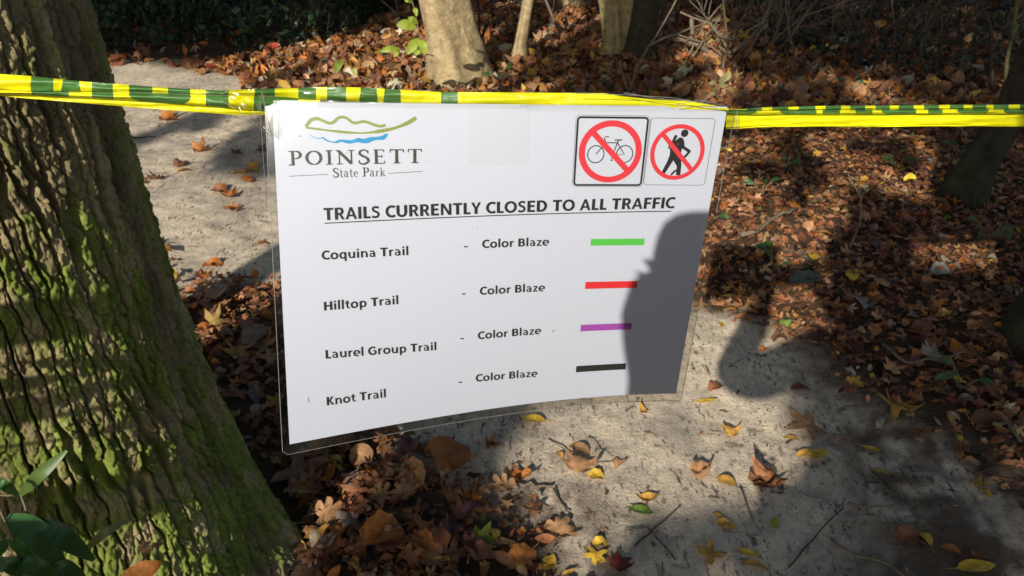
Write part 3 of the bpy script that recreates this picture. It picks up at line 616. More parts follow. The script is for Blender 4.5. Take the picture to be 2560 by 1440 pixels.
GREENV = [leaf_mesh('oval', RN(90 + i), curl=.6, n=10, rings=(1,), stalk=True) for i in range(3)]
def greens(n, g, c=(.07, .12, .03), var=.3): return np.clip(np.array(c) * (1 + g.normal(0, var, (n, 1))) * (1 + g.normal(0, .12, (n, 3))), .008, .9)
# shaded undergrowth across the back, left and right
def undergrowth(name, poly, n, hmax, size, c, seed):
    g = np.random.default_rng(seed); xs_ = [q[0] for q in poly]; ys_ = [q[1] for q in poly]; P = []
    X = g.uniform(min(xs_), max(xs_), n * 3); Y = g.uniform(min(ys_), max(ys_), n * 3); k = inside(poly, X, Y) & (fbm(X * 1.6 + seed, Y * 1.6, 3) > .42); X, Y = X[k][:n], Y[k][:n]
    H = hmax * (.15 + fbm(X * .9, Y * .9 + seed, 2)) * g.random(len(X)) ** 1.3; P = np.c_[X, Y, ground_z(X, Y) + H + .02]
    V, F, C = leaf_cloud(P, size, GREENV, greens(len(P), g, c), seed)
    return tag(link(name, big_mesh(name, V, F, C), M['green']), kind='stuff')
undergrowth('undergrowth_left', ULp, 42000, .5, (.04, .09), (.03, .056, .02), 71)
undergrowth('undergrowth_right', URp, 16000, .5, (.035, .075), (.04, .05, .028), 72)
undergrowth('undergrowth_back', [(-1.2, 8.9), (2.4, 8.9), (2.5, 12.5), (-1.5, 12.5)], 5000, 1.0, (.05, .10), (.045, .07, .02), 73)
# brambles: tangles of bare stems
def bramble(name, base, spread, n, h, m_, label, seed, r=.006, leaves=0, lc=(.05, .09, .02)):
    rn = random.Random(seed); b = Vector(base); root = empty(name, base); tag(root, label, 'shrub'); mb = MB(); tips = []
    for i in range(n):
        p = b + Vector((rn.uniform(-spread, spread), rn.uniform(-spread, spread) * .6, 0)); p.z = float(ground_z(p.x, p.y)) - .02
        grow(mb, p, (rn.uniform(-1, 1) * .8, rn.uniform(-1, 1) * .5, 1), h * rn.uniform(.6, 1.2), r * rn.uniform(.6, 1.3), 2, tips, bend=-.5, rn=rn, n=4)
    mb.build('stem', m_, root)
    if leaves:
        g = np.random.default_rng(seed); P = [q + Vector((rn.gauss(0, .04), rn.gauss(0, .04), rn.gauss(0, .04))) for q, _ in tips for _ in range(leaves)]
        V, F, C = leaf_cloud(P, (.03, .07), GREENV, greens(len(P), g, lc), seed); tag(link('foliage', big_mesh('foliage', V, F, C), M['green'], root), kind='stuff')
    return root
for i, (px, py, sp, n, h, m_, lab) in enumerate([
    (1790, 150, .35, 10, .75, 'twig', 'pale dead brushwood lying above the hiker symbol'), (1900, 120, .45, 12, .7, 'twig', 'tangle of bare twigs between brushwood and dark thicket'),
    (2080, 90, .6, 14, .9, 'twig', 'dark thicket of arching stems above the right tape'), (2280, 130, .6, 14, .9, 'darktwig', 'dark bramble thicket left of the two thin stems'),
    (2460, 90, .7, 12, 1.0, 'twig', 'dark bramble thicket in the top right corner'), (1680, 60, .5, 10, .8, 'darktwig', 'shaded brush behind the forked sapling'),
    (2200, 40, .8, 14, 1.1, 'darktwig', 'far dark thicket at the top edge on the right'), (1960, 30, .7, 12, .9, 'darktwig', 'far dark thicket at the top edge right of the hiker symbol'),
    (1210, 60, .4, 8, .7, 'darktwig', 'shaded brush just right of the tan tree'), (2030, 120, .5, 12, .6, 'twig', 'fine pale twigs low in front of the dark thicket'), (2370, 150, .5, 12, .6, 'twig', 'fine pale twigs low before the two upright stems'), (1450, 40, .5, 9, .6, 'twig', 'fine twigs behind the slim pale sapling')]):
    p = on_ground(px, py); bramble('bramble', (p.x, p.y, 0), sp, n, h, M[m_], lab, 100 + i, r=(.010 if px < 2000 else .0055) if m_ == 'twig' else .007, leaves=0 if m_ == 'twig' else 2, lc=(.04, .06, .03))
for i, (px, py, lab) in enumerate([(300, 70, 'dark green shrub at the top left beside the mossy tree'), (480, 95, 'dark leafy shrub in the shade left of centre top'), (700, 85, 'dark leafy shrub bordering the sunlit litter'), (860, 40, 'shaded green shrub left of the yellow green sprig')]):
    p = on_ground(px, py); bramble('shrub', (p.x, p.y, 0), .4, 9, .6, M['darktwig'], lab, 140 + i, leaves=7, lc=(.035, .07, .02))
# single saplings traced against the litter
def sapling(name, lines, r, m_, label, foot=True):
    """lines: list of (px list, distance ahead); the first one starts on the ground"""
    mb = MB(); root = None
    for pts, Y in lines:
        W_ = [at_depth(px, py, Y) for px, py in pts]
        if root is None: root = empty(name, tuple(W_[0])); tag(root, label, 'sapling')
        dn = []
        for a, b in zip(W_[:-1], W_[1:]):
            for t in (0, .5): dn.append(a.lerp(b, t) + Vector((rnd.gauss(0, r * .5), rnd.gauss(0, r), rnd.gauss(0, r * .5))))
        dn.append(W_[-1]); mb.tube(dn, [r * (1 - .5 * i / len(dn)) for i in range(len(dn))], 6)
    mb.build('stem', m_, root); return root
def yg(px, py): return on_ground(px, py).y
Y = yg(1572, 232) - .1
sapling('forked_sapling', [([(1572, 262), (1570, 232), (1590, 180), (1620, 120), (1660, 60), (1700, -20)], Y), ([(1571, 228), (1556, 180), (1552, 150)], Y), ([(1625, 112), (1690, 85), (1760, 60)], Y)], .009, M['twig'], 'thin forked sapling rising behind the bicycle symbol')
Y = yg(1815, 190); sapling('pale_sapling', [([(1805, 200), (1818, 110), (1815, 40), (1800, -40)], Y), ([(1817, 100), (1850, 90), (1920, 50)], Y), ([(1816, 105), (1770, 60), (1700, 30)], Y)], .011, M['twig'], 'thin pale sapling above the right end of the sign')
Y = yg(2465, 240); sapling('thin_stem', [([(2478, 250), (2482, 130), (2465, 60), (2440, -30)], Y)], .018, M['darktwig'], 'left one of two thin upright stems at the top right')
Y = yg(2515, 230) - .1; sapling('thin_stem', [([(2512, 235), (2535, 60), (2550, -30)], Y), ([(2530, 100), (2545, 60)], Y)], .015, M['greentwig'], 'right one of two thin upright stems at the top right')
Y = yg(1430, 100); sapling('leaning_stick', [([(1445, 115), (1400, 70), (1378, 30), (1350, -30)], Y)], .018, M['twig'], 'pale stick leaning left beside the slim pale sapling')
Y = yg(2140, 640); sapling('bare_seedling', [([(2115, 640), (2148, 560), (2152, 495), (2140, 440)], Y), ([(2152, 500), (2170, 470), (2210, 450)], Y), ([(2151, 490), (2125, 450), (2120, 435)], Y)], .004, M['twig'], 'bare little forked seedling in the litter below the tape')
Y = yg(1730, 150); sapling('bare_branch', [([(1725, 110), (1728, 50), (1730, 45)], Y)], .02, M['twig'], 'short upright stub beside the brushwood')
Y = yg(1860, 150); sapling('fallen_branch', [([(1690, 90), (1740, 115), (1790, 135), (1830, 128), (1920, 60)], Y)], .022, M['twig'], 'pale fallen branch crossing the litter above the tape')
for i, (px, py, tx, c_, lab) in enumerate([(1985, 150, 1960, 'twig', 'thin bare stem at the edge of the thicket right of the brushwood'), (2150, 170, 2190, 'darktwig', 'dark bare stem leaning right in the middle of the thicket'), (2240, 120, 2225, 'twig', 'pale thin stem deep in the thicket'), (2360, 190, 2330, 'darktwig', 'dark stem leaning left just before the two upright stems'),
                                      (1470, 60, 1500, 'darktwig', 'thin dark stem left of the twisted trunk'), (1690, 75, 1640, 'twig', 'thin leaning stem between twisted trunk and brushwood'), (1370, 75, 1395, 'darktwig', 'thin dark stem right of the slim pale sapling'), (640, 110, 620, 'darktwig', 'thin stem in the dark undergrowth on the left'), (1005, 60, 985, 'twig', 'thin stem just left of the tan tree')]):
    Y = yg(px, py); sapling('thin_stem', [([(px, py), ((px * 2 + tx) / 3 + rnd.uniform(-8, 8), py * .6), (tx, -40)], Y), ([((px * 2 + tx) / 3, py * .6), (tx + rnd.choice([-60, 60]), py * .6 - 60)], Y)], .009, M[c_], lab)
Y = yg(1180, 175); sapling('dark_sapling', [([(1185, 170), (1200, 90), (1195, -20)], Y), ([(1200, 95), (1225, 50)], Y)], .012, M['darktwig'], 'dark thin sapling close against the tan tree')

def leaf_quad(root, pts3, w_, col, name='leaf', mat_='green'):
    """one broad leaf along a line of points, folded on its midrib"""
    P = [Vector(p) for p in pts3]; n = 9; V = []; F = []
    for i in range(n):
        t = i / (n - 1); u = t * (len(P) - 1); k = min(int(u), len(P) - 2); c = P[k].lerp(P[k + 1], u - k); d = (P[k + 1] - P[k]).normalized()
        view = (c - EYE).normalized(); side = d.cross(view).normalized(); ww = w_ * (math.sin(math.pi * (t * .92 + .04)) ** .8) / 2
        nrm = side.cross(d).normalized()
        V += [c - side * ww + nrm * ww * .35 * (1 if nrm.dot(view) < 0 else -1), c, c + side * ww + nrm * ww * .28 * (1 if nrm.dot(view) < 0 else -1)]
        if i: b = 3 * (i - 1); F += [(b, b + 1, b + 4, b + 3), (b + 1, b + 2, b + 5, b + 4)]
    me = bpy.data.meshes.new(name); me.from_pydata([tuple(v) for v in V], [], F)
    a = me.color_attributes.new('Col', 'FLOAT_COLOR', 'POINT'); a.data.foreach_set('color', np.tile([*col, 1], len(V)).astype(np.float32))
    me.polygons.foreach_set('use_smooth', np.ones(len(F), bool))
    o = link(name, me, M[mat_], root); return o
# yellow green sprigs beside the tan tree
def sprig(name, stem, leaves, label, r=.004, m_='twig', Y=4.0):
    W_ = [at_depth(px, py, Y) for px, py in stem]; root = empty(name, tuple(W_[0])); tag(root, label, 'plant')
    MB().tube(W_, [r * (1 - .4 * i / len(W_)) for i in range(len(W_))], 6).build('stem', M[m_], root)
    for (x1, y1, x2, y2, wpx, col) in leaves:
        a, b = at_depth(x1, y1, Y), at_depth(x2, y2, Y - .03); mid_ = a.lerp(b, .5) + Vector((0, -.01, .012))
        leaf_quad(root, [a, mid_, b], wpx / FPX * (b - EYE).dot(Vector((0, .866, -.5))), col)
    return root
yl = (.34, .42, .05); pl = (.40, .40, .12); dg = (.06, .12, .03)
sprig('sprig', [(1062, 150), (1050, 100), (1040, 40), (1025, -20)], [(1040, 70, 992, 62, 26, yl), (1050, 98, 1018, 135, 24, yl), (1055, 100, 1062, 138, 20, yl), (1045, 60, 1020, 45, 14, yl), (1052, 120, 1038, 138, 18, yl), (1036, 20, 1042, 40, 12, yl), (1030, 8, 1012, 2, 12, yl)], 'bright yellow green sprig hanging beside the tan tree', Y=4.6)
sprig('sprig', [(1085, 140), (1040, 128), (990, 125)], [(1000, 124, 952, 128, 16, yl), (1000, 126, 985, 142, 14, yl)], 'low yellow green leaves at the foot of the tan tree', Y=4.6)
sprig('sprig', [(925, 205), (900, 190), (880, 172)], [(880, 172, 876, 168, 8, yl), (858, 150, 838, 182, 18, (.22, .28, .05)), (880, 170, 892, 190, 14, pl)], 'small seedling with two olive leaves left of the tan tree', Y=4.0)
sprig('sprig', [(1738, 268), (1775, 240), (1808, 212)], [(1800, 216, 1826, 196, 30, (.42, .40, .18)), (1785, 232, 1772, 208, 12, (.36, .36, .14))], 'twig with one round pale yellow leaf above the top right sign corner', Y=1.3, r=.0022)
for i, (px, py, lab) in enumerate([(1255, 185, 'small green plant in the litter right of the tan tree'), (2030, 335, 'low green plant just under the tape at right'), (1960, 420, 'small green seedling in the litter below the tape'), (2240, 430, 'dark green low plant in the litter left of the leaning trunk'),
                                   (1930, 690, 'dark green low plant on the litter edge'), (2390, 410, 'sparse plant beside the leaning trunk'), (2400, 985, 'tiny green sprout at the right on bare soil'), (2120, 225, 'green seedling behind the tape at right'), (1770, 570, 'green leaves touching the right edge of the sign film'), (2460, 610, 'yellowish green seedling near the right edge'), (1900, 500, 'pair of small green leaves in the sunny litter'), (1240, 215, 'green leaf cluster right behind the tape top')]):
    p = on_ground(px, py); z = float(ground_z(p.x, p.y)); root = empty('seedling', (p.x, p.y, z)); tag(root, lab, 'plant'); rn = random.Random(i)
    mb = MB()
    for k_ in range(rn.randint(4, 7)):
        a_ = rn.uniform(0, 6.28); h_ = rn.uniform(.04, .09); b_ = Vector((p.x, p.y, z)); t2 = b_ + Vector((math.cos(a_) * .04, math.sin(a_) * .04, h_)); t3 = t2 + Vector((math.cos(a_) * .05, math.sin(a_) * .05, rn.uniform(-.01, .02)))
        mb.tube([b_, b_.lerp(t2, .6) + Vector((0, 0, .01)), t2], [.0025, .002, .0015], 5)
        leaf_quad(root, [t2, t2.lerp(t3, .5) + Vector((0, 0, .008)), t3], rn.uniform(.014, .026), (.05 * rn.uniform(.7, 1.4), .10 * rn.uniform(.7, 1.3), .03))
    mb.build('stem', M['greentwig'], root)
# the plant in the bottom left corner
Yp = .80
plant = empty('leafy_plant', tuple(at_depth(20, 1480, Yp))); tag(plant, 'green plant with long pointed leaves in front of the trunk at the bottom left', 'plant')
mb = MB(); mb.tube([at_depth(x, y, Yp) for x, y in [(66, 1460), (50, 1400), (25, 1330), (-5, 1265)]], [.0022, .002, .0016, .0012], 6)
mb.tube([at_depth(x, y, Yp + .02) for x, y in [(75, 1300), (52, 1235), (20, 1240), (-10, 1236)]], [.002, .0018, .0013, .001], 6); mb.build('stem', M['twig'], plant)
DG = (.05, .13, .035)
for (q, wpx, col) in [([(52, 1238), (95, 1190), (167, 1126)], 36, (.10, .17, .04)), ([(45, 1238), (10, 1212), (-40, 1195)], 30, (.05, .14, .035)), ([(36, 1356), (60, 1334), (88, 1328)], 14, (.12, .22, .05)), ([(26, 1345), (50, 1370), (78, 1386)], 34, (.09, .21, .03)),
                      ([(20, 1350), (-10, 1380), (-45, 1400)], 40, (.07, .2, .03)), ([(20, 1290), (90, 1330), (160, 1420)], 74, DG), ([(60, 1300), (140, 1330), (235, 1400)], 60, (.04, .10, .03)), ([(30, 1400), (90, 1410), (150, 1480)], 70, DG),
                      ([(205, 1382), (258, 1335), (322, 1296)], 26, (.12, .13, .045)), ([(-20, 1420), (20, 1405), (60, 1440)], 50, DG), ([(100, 1440), (150, 1420), (215, 1450)], 60, (.035, .09, .025))]:
    leaf_quad(plant, [at_depth(q[0][0], q[0][1], Yp + .01), at_depth(q[1][0], q[1][1], Yp - .02), at_depth(q[2][0], q[2][1], Yp)], wpx / FPX * .95, col)
# leaves resting on the root of the mossy tree
for (px, py, s, kd, c, yaw, var, lab) in [(350, 1432, .11, 'oval', 'orange', 20, 4, 'orange curled leaf lying on the root of the mossy tree'), (360, 1375, .05, 'oak', 'tan', 80, 2, 'small tan leaf standing on the mossy root'), (392, 1362, .03, 'oval', 'brown', 10, 1, 'tiny brown leaf caught on the mossy root')]:
    p = at_depth(px, py, .93); put_leaf(p, s * .7, kd, c, lab, yaw=R(yaw), var=var, crumple=.2, tilt=(.5, -.1))

# ------------------------------------------------------------ sign
SC4 = [np.array(q) for q in ((-.14665, .47393, 1.35789), (.13309, .47718, 1.35366), (.12246, .47016, 1.1375), (-.1428, .38797, 1.16005))]
def page(x, y, off=0.0):
    """millimetres on the sheet (from its top left corner) -> place in the world; off lifts towards the reader"""
    u, v = x / 279.4, y / 215.9; a, b, c, d = SC4
    top = a + (b - a) * u; bt = d + (c - d) * u; g_ = 4 * u * (1 - u) * (1 + .556 * (u - .5)); g_ = max(g_, -.12)
    p = top + (bt - top) * v; p = p + np.array([0, 1, 0]) * (.01012 * g_ * max(v, 0) ** 1.3)
    return p + np.array([-.018, -.917, .398]) * (off / 1000)
def sheet(x0, x1, y0, y1, nx, ny, off, name, cut=0):
    V = []; F = []
    for j in range(ny + 1):
        for i in range(nx + 1):
            x = x0 + (x1 - x0) * i / nx; y = y0 + (y1 - y0) * j / ny
            V.append(page(x, y, off))
    for j in range(ny):
        for i in range(nx): b = j * (nx + 1) + i; F.append((b, b + 1, b + nx + 2, b + nx + 1))
    return big_mesh(name, V, F)
sign = empty('closure_sign', (0, .47, 1.355)); tag(sign, 'white laminated paper notice hanging from the yellow and green tape', 'sign')
def child(name, me, m_): return link(name, me, m_, sign)
child('paper', sheet(0, 279.4, 0, 215.9, 48, 36, 0, 'paper'), M['paper'])
def prints(name, polys, m_, off=.16, sub=6.0):
    """flat print: polygons in millimetres, cut fine enough to follow the bent sheet"""
    V = []; F = []
    for P in polys:
        b = len(V); V += [page(x, y, off) for x, y in P]; F.append(tuple(range(b, b + len(P))))
    me = bpy.data.meshes.new(name); me.from_pydata([tuple(v) for v in V], [], F); me.update(); return child(name, me, m_)
def strip(pts, wd, closed=False):
    """quads along a line of millimetre points; wd one width or a list"""
    n = len(pts); L_, R_ = [], []
    for i in range(n):
        a = pts[(i - 1) % n] if (closed or i > 0) else pts[i]; b = pts[(i + 1) % n] if (closed or i < n - 1) else pts[i]
        dx, dy = b[0] - a[0], b[1] - a[1]; l = math.hypot(dx, dy) or 1; h = (wd[i] if isinstance(wd, list) else wd) / 2
        L_.append((pts[i][0] - dy / l * h, pts[i][1] + dx / l * h)); R_.append((pts[i][0] + dy / l * h, pts[i][1] - dx / l * h))
    return [[L_[i], L_[(i + 1) % n], R_[(i + 1) % n], R_[i]] for i in range(n if closed else n - 1)]
def dense(pts, k=4):
    """smooth curve through the points"""
    out = []; n = len(pts); P = [pts[0]] + list(pts) + [pts[-1]]
    for i in range(1, n):
        p0, p1, p2, p3 = P[i - 1], P[i], P[i + 1], P[i + 2]
        for j in range(k):
            t = j / k; out.append(tuple(.5 * (2 * p1[q] + (p2[q] - p0[q]) * t + (2 * p0[q] - 5 * p1[q] + 4 * p2[q] - p3[q]) * t * t + (3 * p1[q] - p0[q] - 3 * p2[q] + p3[q]) * t ** 3) for q in (0, 1)))
    return out + [tuple(pts[-1])]
def arc_(cx_, cy_, rx, ry, a0, a1, wt, wn, n=20):
    P = []; Wd = []
    for i in range(n + 1):
        a = R(a0 + (a1 - a0) * i / n); P.append((cx_ + rx * math.cos(a), cy_ + ry * math.sin(a))); Wd.append((wn + (wt - wn) * abs(math.cos(a))) * (1.12 if wt > .17 else 1.0))
    return strip(P, Wd)
def vs_(x, y0, y1, w_=.235):
    w_ *= 1.1; return [[(x - w_ / 2, y0), (x + w_ / 2, y0), (x + w_ / 2, y1), (x - w_ / 2, y1)]]
def hs_(x0, x1, y, w_=.175):
    w_ *= 1.05; return [[(x0, y - w_ / 2), (x1, y - w_ / 2), (x1, y + w_ / 2), (x0, y + w_ / 2)]]
def ds_(xa, ya, xb, yb, w_=.21): return [[(xa - w_ / 2, ya), (xa + w_ / 2, ya), (xb + w_ / 2, yb), (xb - w_ / 2, yb)]]
XH = .73
SANS = {   # width, strokes; capital height 1
 'T': (.80, lambda: hs_(.03, .77, .917) + vs_(.40, 0, .84)), 'I': (.40, lambda: vs_(.20, 0, 1)), 'L': (.66, lambda: vs_(.20, 0, 1) + hs_(.30, .63, .083)),
 'H': (.98, lambda: vs_(.20, 0, 1) + vs_(.78, 0, 1) + hs_(.3, .68, .52)), 'E': (.76, lambda: vs_(.20, 0, 1) + hs_(.3, .69, .917) + hs_(.3, .65, .52) + hs_(.3, .70, .083)),
 'F': (.72, lambda: vs_(.20, 0, 1) + hs_(.3, .68, .917) + hs_(.3, .64, .50)), 'N': (1.02, lambda: vs_(.19, 0, 1, .19) + vs_(.83, 0, 1, .19) + [[(.10, 1), (.33, 1), (.92, 0), (.69, 0)]]),
 'A': (.94, lambda: [[(.02, 0), (.235, 0), (.55, 1), (.37, 1)], [(.92, 0), (.70, 0), (.38, 1), (.57, 1)]] + hs_(.22, .72, .30, .15)),
 'Y': (.82, lambda: [[(.01, 1), (.24, 1), (.50, .40), (.32, .40)], [(.81, 1), (.59, 1), (.32, .40), (.50, .40)]] + vs_(.41, 0, .46)),
 'K': (.86, lambda: vs_(.20, 0, 1) + [[(.55, 1), (.80, 1), (.47, .50), (.28, .52)], [(.28, .56), (.46, .56), (.86, 0), (.60, 0)]]),
 'U': (.98, lambda: vs_(.19, .36, 1) + vs_(.79, .36, 1) + arc_(.49, .37, .30, .295, 180, 360, .205, .17)),
 'O': (1.06, lambda: arc_(.53, .50, .39, .425, 0, 360, .21, .17, 32)), 'C': (.82, lambda: arc_(.53, .50, .39, .425, 52, 308, .21, .17, 24)),
 'G': (.98, lambda: arc_(.53, .50, .39, .425, 50, 300, .21, .17, 24) + vs_(.80, .12, .50, .19) + hs_(.56, .80, .50, .15) + arc_(.53, .50, .39, .425, 295, 315, .19, .17, 4)),
 'D': (.98, lambda: vs_(.20, 0, 1) + hs_(.28, .42, .917) + hs_(.28, .42, .083) + arc_(.42, .50, .38, .417, -90, 90, .21, .166, 18)),
 'R': (.86, lambda: vs_(.20, 0, 1) + hs_(.28, .44, .922, .155) + hs_(.28, .44, .47, .155) + arc_(.44, .696, .22, .226, -90, 90, .20, .155, 14) + [[(.38, .44), (.58, .44), (.84, 0), (.61, 0)]]),
 'B': (.86, lambda: vs_(.20, 0, 1) + hs_(.28, .46, .922, .155) + hs_(.28, .48, .52, .14) + hs_(.28, .48, .078, .155) + arc_(.45, .72, .19, .202, -90, 90, .19, .15, 12) + arc_(.47, .295, .225, .218, -90, 90, .20, .15, 12)),
 'S': (.74, lambda: strip(dense([(.61, .83), (.50, .905), (.36, .92), (.20, .86), (.165, .73), (.22, .62), (.38, .53), (.53, .44), (.585, .30), (.53, .15), (.38, .08), (.22, .09), (.09, .155)], 4), .185)),
 'a': (.76, lambda: strip(dense([(.12, .63), (.22, .672), (.36, .672), (.48, .62), (.52, .48), (.52, .30)], 3), .15) + vs_(.545, 0, .50, .19) + strip(dense([(.50, .40), (.30, .395), (.18, .33), (.155, .22), (.20, .11), (.30, .06), (.42, .10), (.52, .20)], 3), .135)),
 'e': (.78, lambda: arc_(.40, .365, .27, .31, 0, 305, .19, .135, 22) + hs_(.2, .74, .35, .115)), 'o': (.84, lambda: arc_(.42, .365, .28, .31, 0, 360, .195, .15, 26)),
 'l': (.38, lambda: vs_(.19, 0, 1.08, .195)), 'i': (.38, lambda: vs_(.19, 0, XH, .195) + arc_(.19, .93, .055, .055, 0, 360, .12, .12, 12)),
 'n': (.84, lambda: vs_(.19, 0, XH, .19) + strip(dense([(.24, .52), (.36, .64), (.50, .655), (.60, .60), (.64, .46)], 3), .16) + vs_(.655, 0, .50, .19)),
 'u': (.84, lambda: vs_(.65, 0, XH, .19) + strip(dense([(.60, .21), (.48, .09), (.34, .075), (.23, .13), (.19, .28)], 3), .16) + vs_(.185, .24, XH, .19)),
 'r': (.56, lambda: vs_(.19, 0, XH, .19) + strip(dense([(.24, .50), (.32, .62), (.42, .655), (.52, .645)], 3), .155)),
 't': (.54, lambda: vs_(.25, .20, .93, .185) + strip(dense([(.25, .24), (.29, .11), (.38, .07), (.51, .085)], 3), .145) + hs_(.03, .49, .655, .13)),
 'p': (.84, lambda: vs_(.19, -.29, XH, .19) + arc_(.44, .365, .25, .31, 0, 360, .19, .14, 24)), 'q': (.84, lambda: vs_(.65, -.29, XH, .19) + arc_(.40, .365, .25, .31, 0, 360, .19, .14, 24)),
 'z': (.64, lambda: hs_(.07, .57, .665, .13) + hs_(.05, .60, .065, .13) + [[(.36, .62), (.57, .62), (.27, .10), (.06, .10)]]), ' ': (.36, lambda: []),
}
def text_print(name, s, x0, y0, x1, y1, cap, m_, gap=.0, off=.17):
    tot = sum(SANS[c][0] for c in s) - .18; polys = []; x = -.09
    for c in s:
        for P in SANS[c][1](): polys.append([(x0 + (x1 - x0) * (x + a) / tot, y0 + (y1 - y0) * (x + a) / tot - b * cap) for a, b in P])
        x += SANS[c][0]
    return prints(name, polys, m_, off)
text_print('heading_print', 'TRAILS CURRENTLY CLOSED TO ALL TRAFFIC', 28.6, 73.0, 255.0, 67.4, 7.7, M['black'])
prints('heading_underline', strip([(28.4 + (254.0 - 28.4) * i / 20, 74.9 - 5.4 * i / 20 - .4 * math.sin(i / 20 * 3.14)) for i in range(21)], .65), M['black'])
for s, x0, y0, x1, y1 in [('Coquina Trail', 26.0, 98.1, 80.2, 97.2), ('Hilltop Trail', 25.5, 131.1, 72.6, 130.2), ('Laurel Group Trail', 25.0, 162.9, 96.8, 165.2), ('Knot Trail', 24.2, 194.4, 62.1, 194.9)]:
    text_print('trail_name_print', s, x0, y0, x1, y1, 5.75, M['black'])
for x0, y0, x1, y1, dx, dy in [(128.7, 94.1, 172.6, 93.4, 116.3, 92.8), (127.1, 127.3, 171.2, 126.7, 114.7, 125.9), (125.7, 160.1, 169.7, 159.6, 113.3, 158.5), (124.2, 192.6, 168.3, 193.8, 111.8, 191.5)]:
    text_print('color_blaze_print', 'Color Blaze', x0, y0, x1, y1, 5.7, M['black'])
    prints('dash_print', [[(dx, dy - .45), (dx + 2.5, dy - .4), (dx + 2.5, dy + .45), (dx, dy + .4)]], M['black'])
for (x0, y0, x1, y1), m_, nm in [((201.3, 89.2, 238.2, 94.0), 'grn', 'green_blaze_bar'), ((199.8, 120.9, 236.9, 126.2), 'crimson', 'red_blaze_bar'), ((198.8, 154.2, 236.7, 159.4), 'pur', 'purple_blaze_bar'), ((197.7, 187.9, 236.0, 193.1), 'black', 'black_blaze_bar')]:
    n = 8; prints(nm, [[(x0 + (x1 - x0) * i / n, y0), (x0 + (x1 - x0) * (i + 1) / n, y0), (x0 + (x1 - x0) * (i + 1) / n, y1), (x0 + (x1 - x0) * i / n, y1)] for i in range(n)], M[m_])
# park emblem: green ridge line and blue water
up_ = dense([(68.6, 13.6), (65.2, 14.3), (60.9, 13.2), (57.9, 12.0), (54.9, 11.5), (50.6, 12.4), (48.1, 11.9), (45.6, 9.9), (42.6, 8.9), (39.6, 9.6), (37.0, 12.0), (34.05, 12.7), (30.8, 11.4), (27.2, 10.0), (23.6, 10.7), (21.2, 13.0), (19.9, 15.0)])
w1 = [1.7 if i < len(up_) * .75 else 1.7 + .5 * math.sin((i / len(up_) - .75) * 12) for i in range(len(up_))]
lo_ = dense([(19.9, 15.0), (21.1, 15.6), (28.4, 16.5), (36.9, 17.5), (46, 18.3), (54, 18.55), (61.4, 17.9), (70.65, 16.3), (76.9, 14.4), (82.5, 12.0), (87.5, 8.9)])
w2 = [1.3 + .35 * math.sin(i * .55) * (i > 8) + (.9 * i / len(lo_) if i > len(lo_) * .6 else 0) for i in range(len(lo_))]
prints('emblem_ridge', strip(up_, w1), M['olive'], .17); prints('emblem_shore', strip(lo_, w2), M['olive'], .20)
bt_ = dense([(21.8, 19.3), (24.5, 21.3), (28.1, 21.85), (30.0, 21.2), (32.9, 23.1), (36.6, 24.0), (39.1, 22.9), (41.5, 22.6), (45.8, 23.0), (48.3, 22.8), (51.4, 21.5), (55.0, 22.1), (58.8, 21.0), (61.9, 20.9), (66.2, 20.2), (68.1, 19.0), (69.9, 18.8)], 3)
bb_ = dense([(21.8, 19.5), (24.45, 21.7), (27.5, 22.3), (29.7, 22.1), (32.2, 23.8), (37.8, 24.9), (41.3, 24.1), (43.9, 24.9), (47.0, 25.1), (50.9, 24.3), (53.7, 24.8), (57.4, 24.8), (60.5, 23.4), (63.0, 22.8), (66.7, 22.7), (68.9, 21.2), (70.0, 19.0)], 3)
prints('emblem_water', [[bt_[i], bt_[i + 1], bb_[i + 1], bb_[i]] for i in range(len(bt_) - 1)], M['blue'], .17)
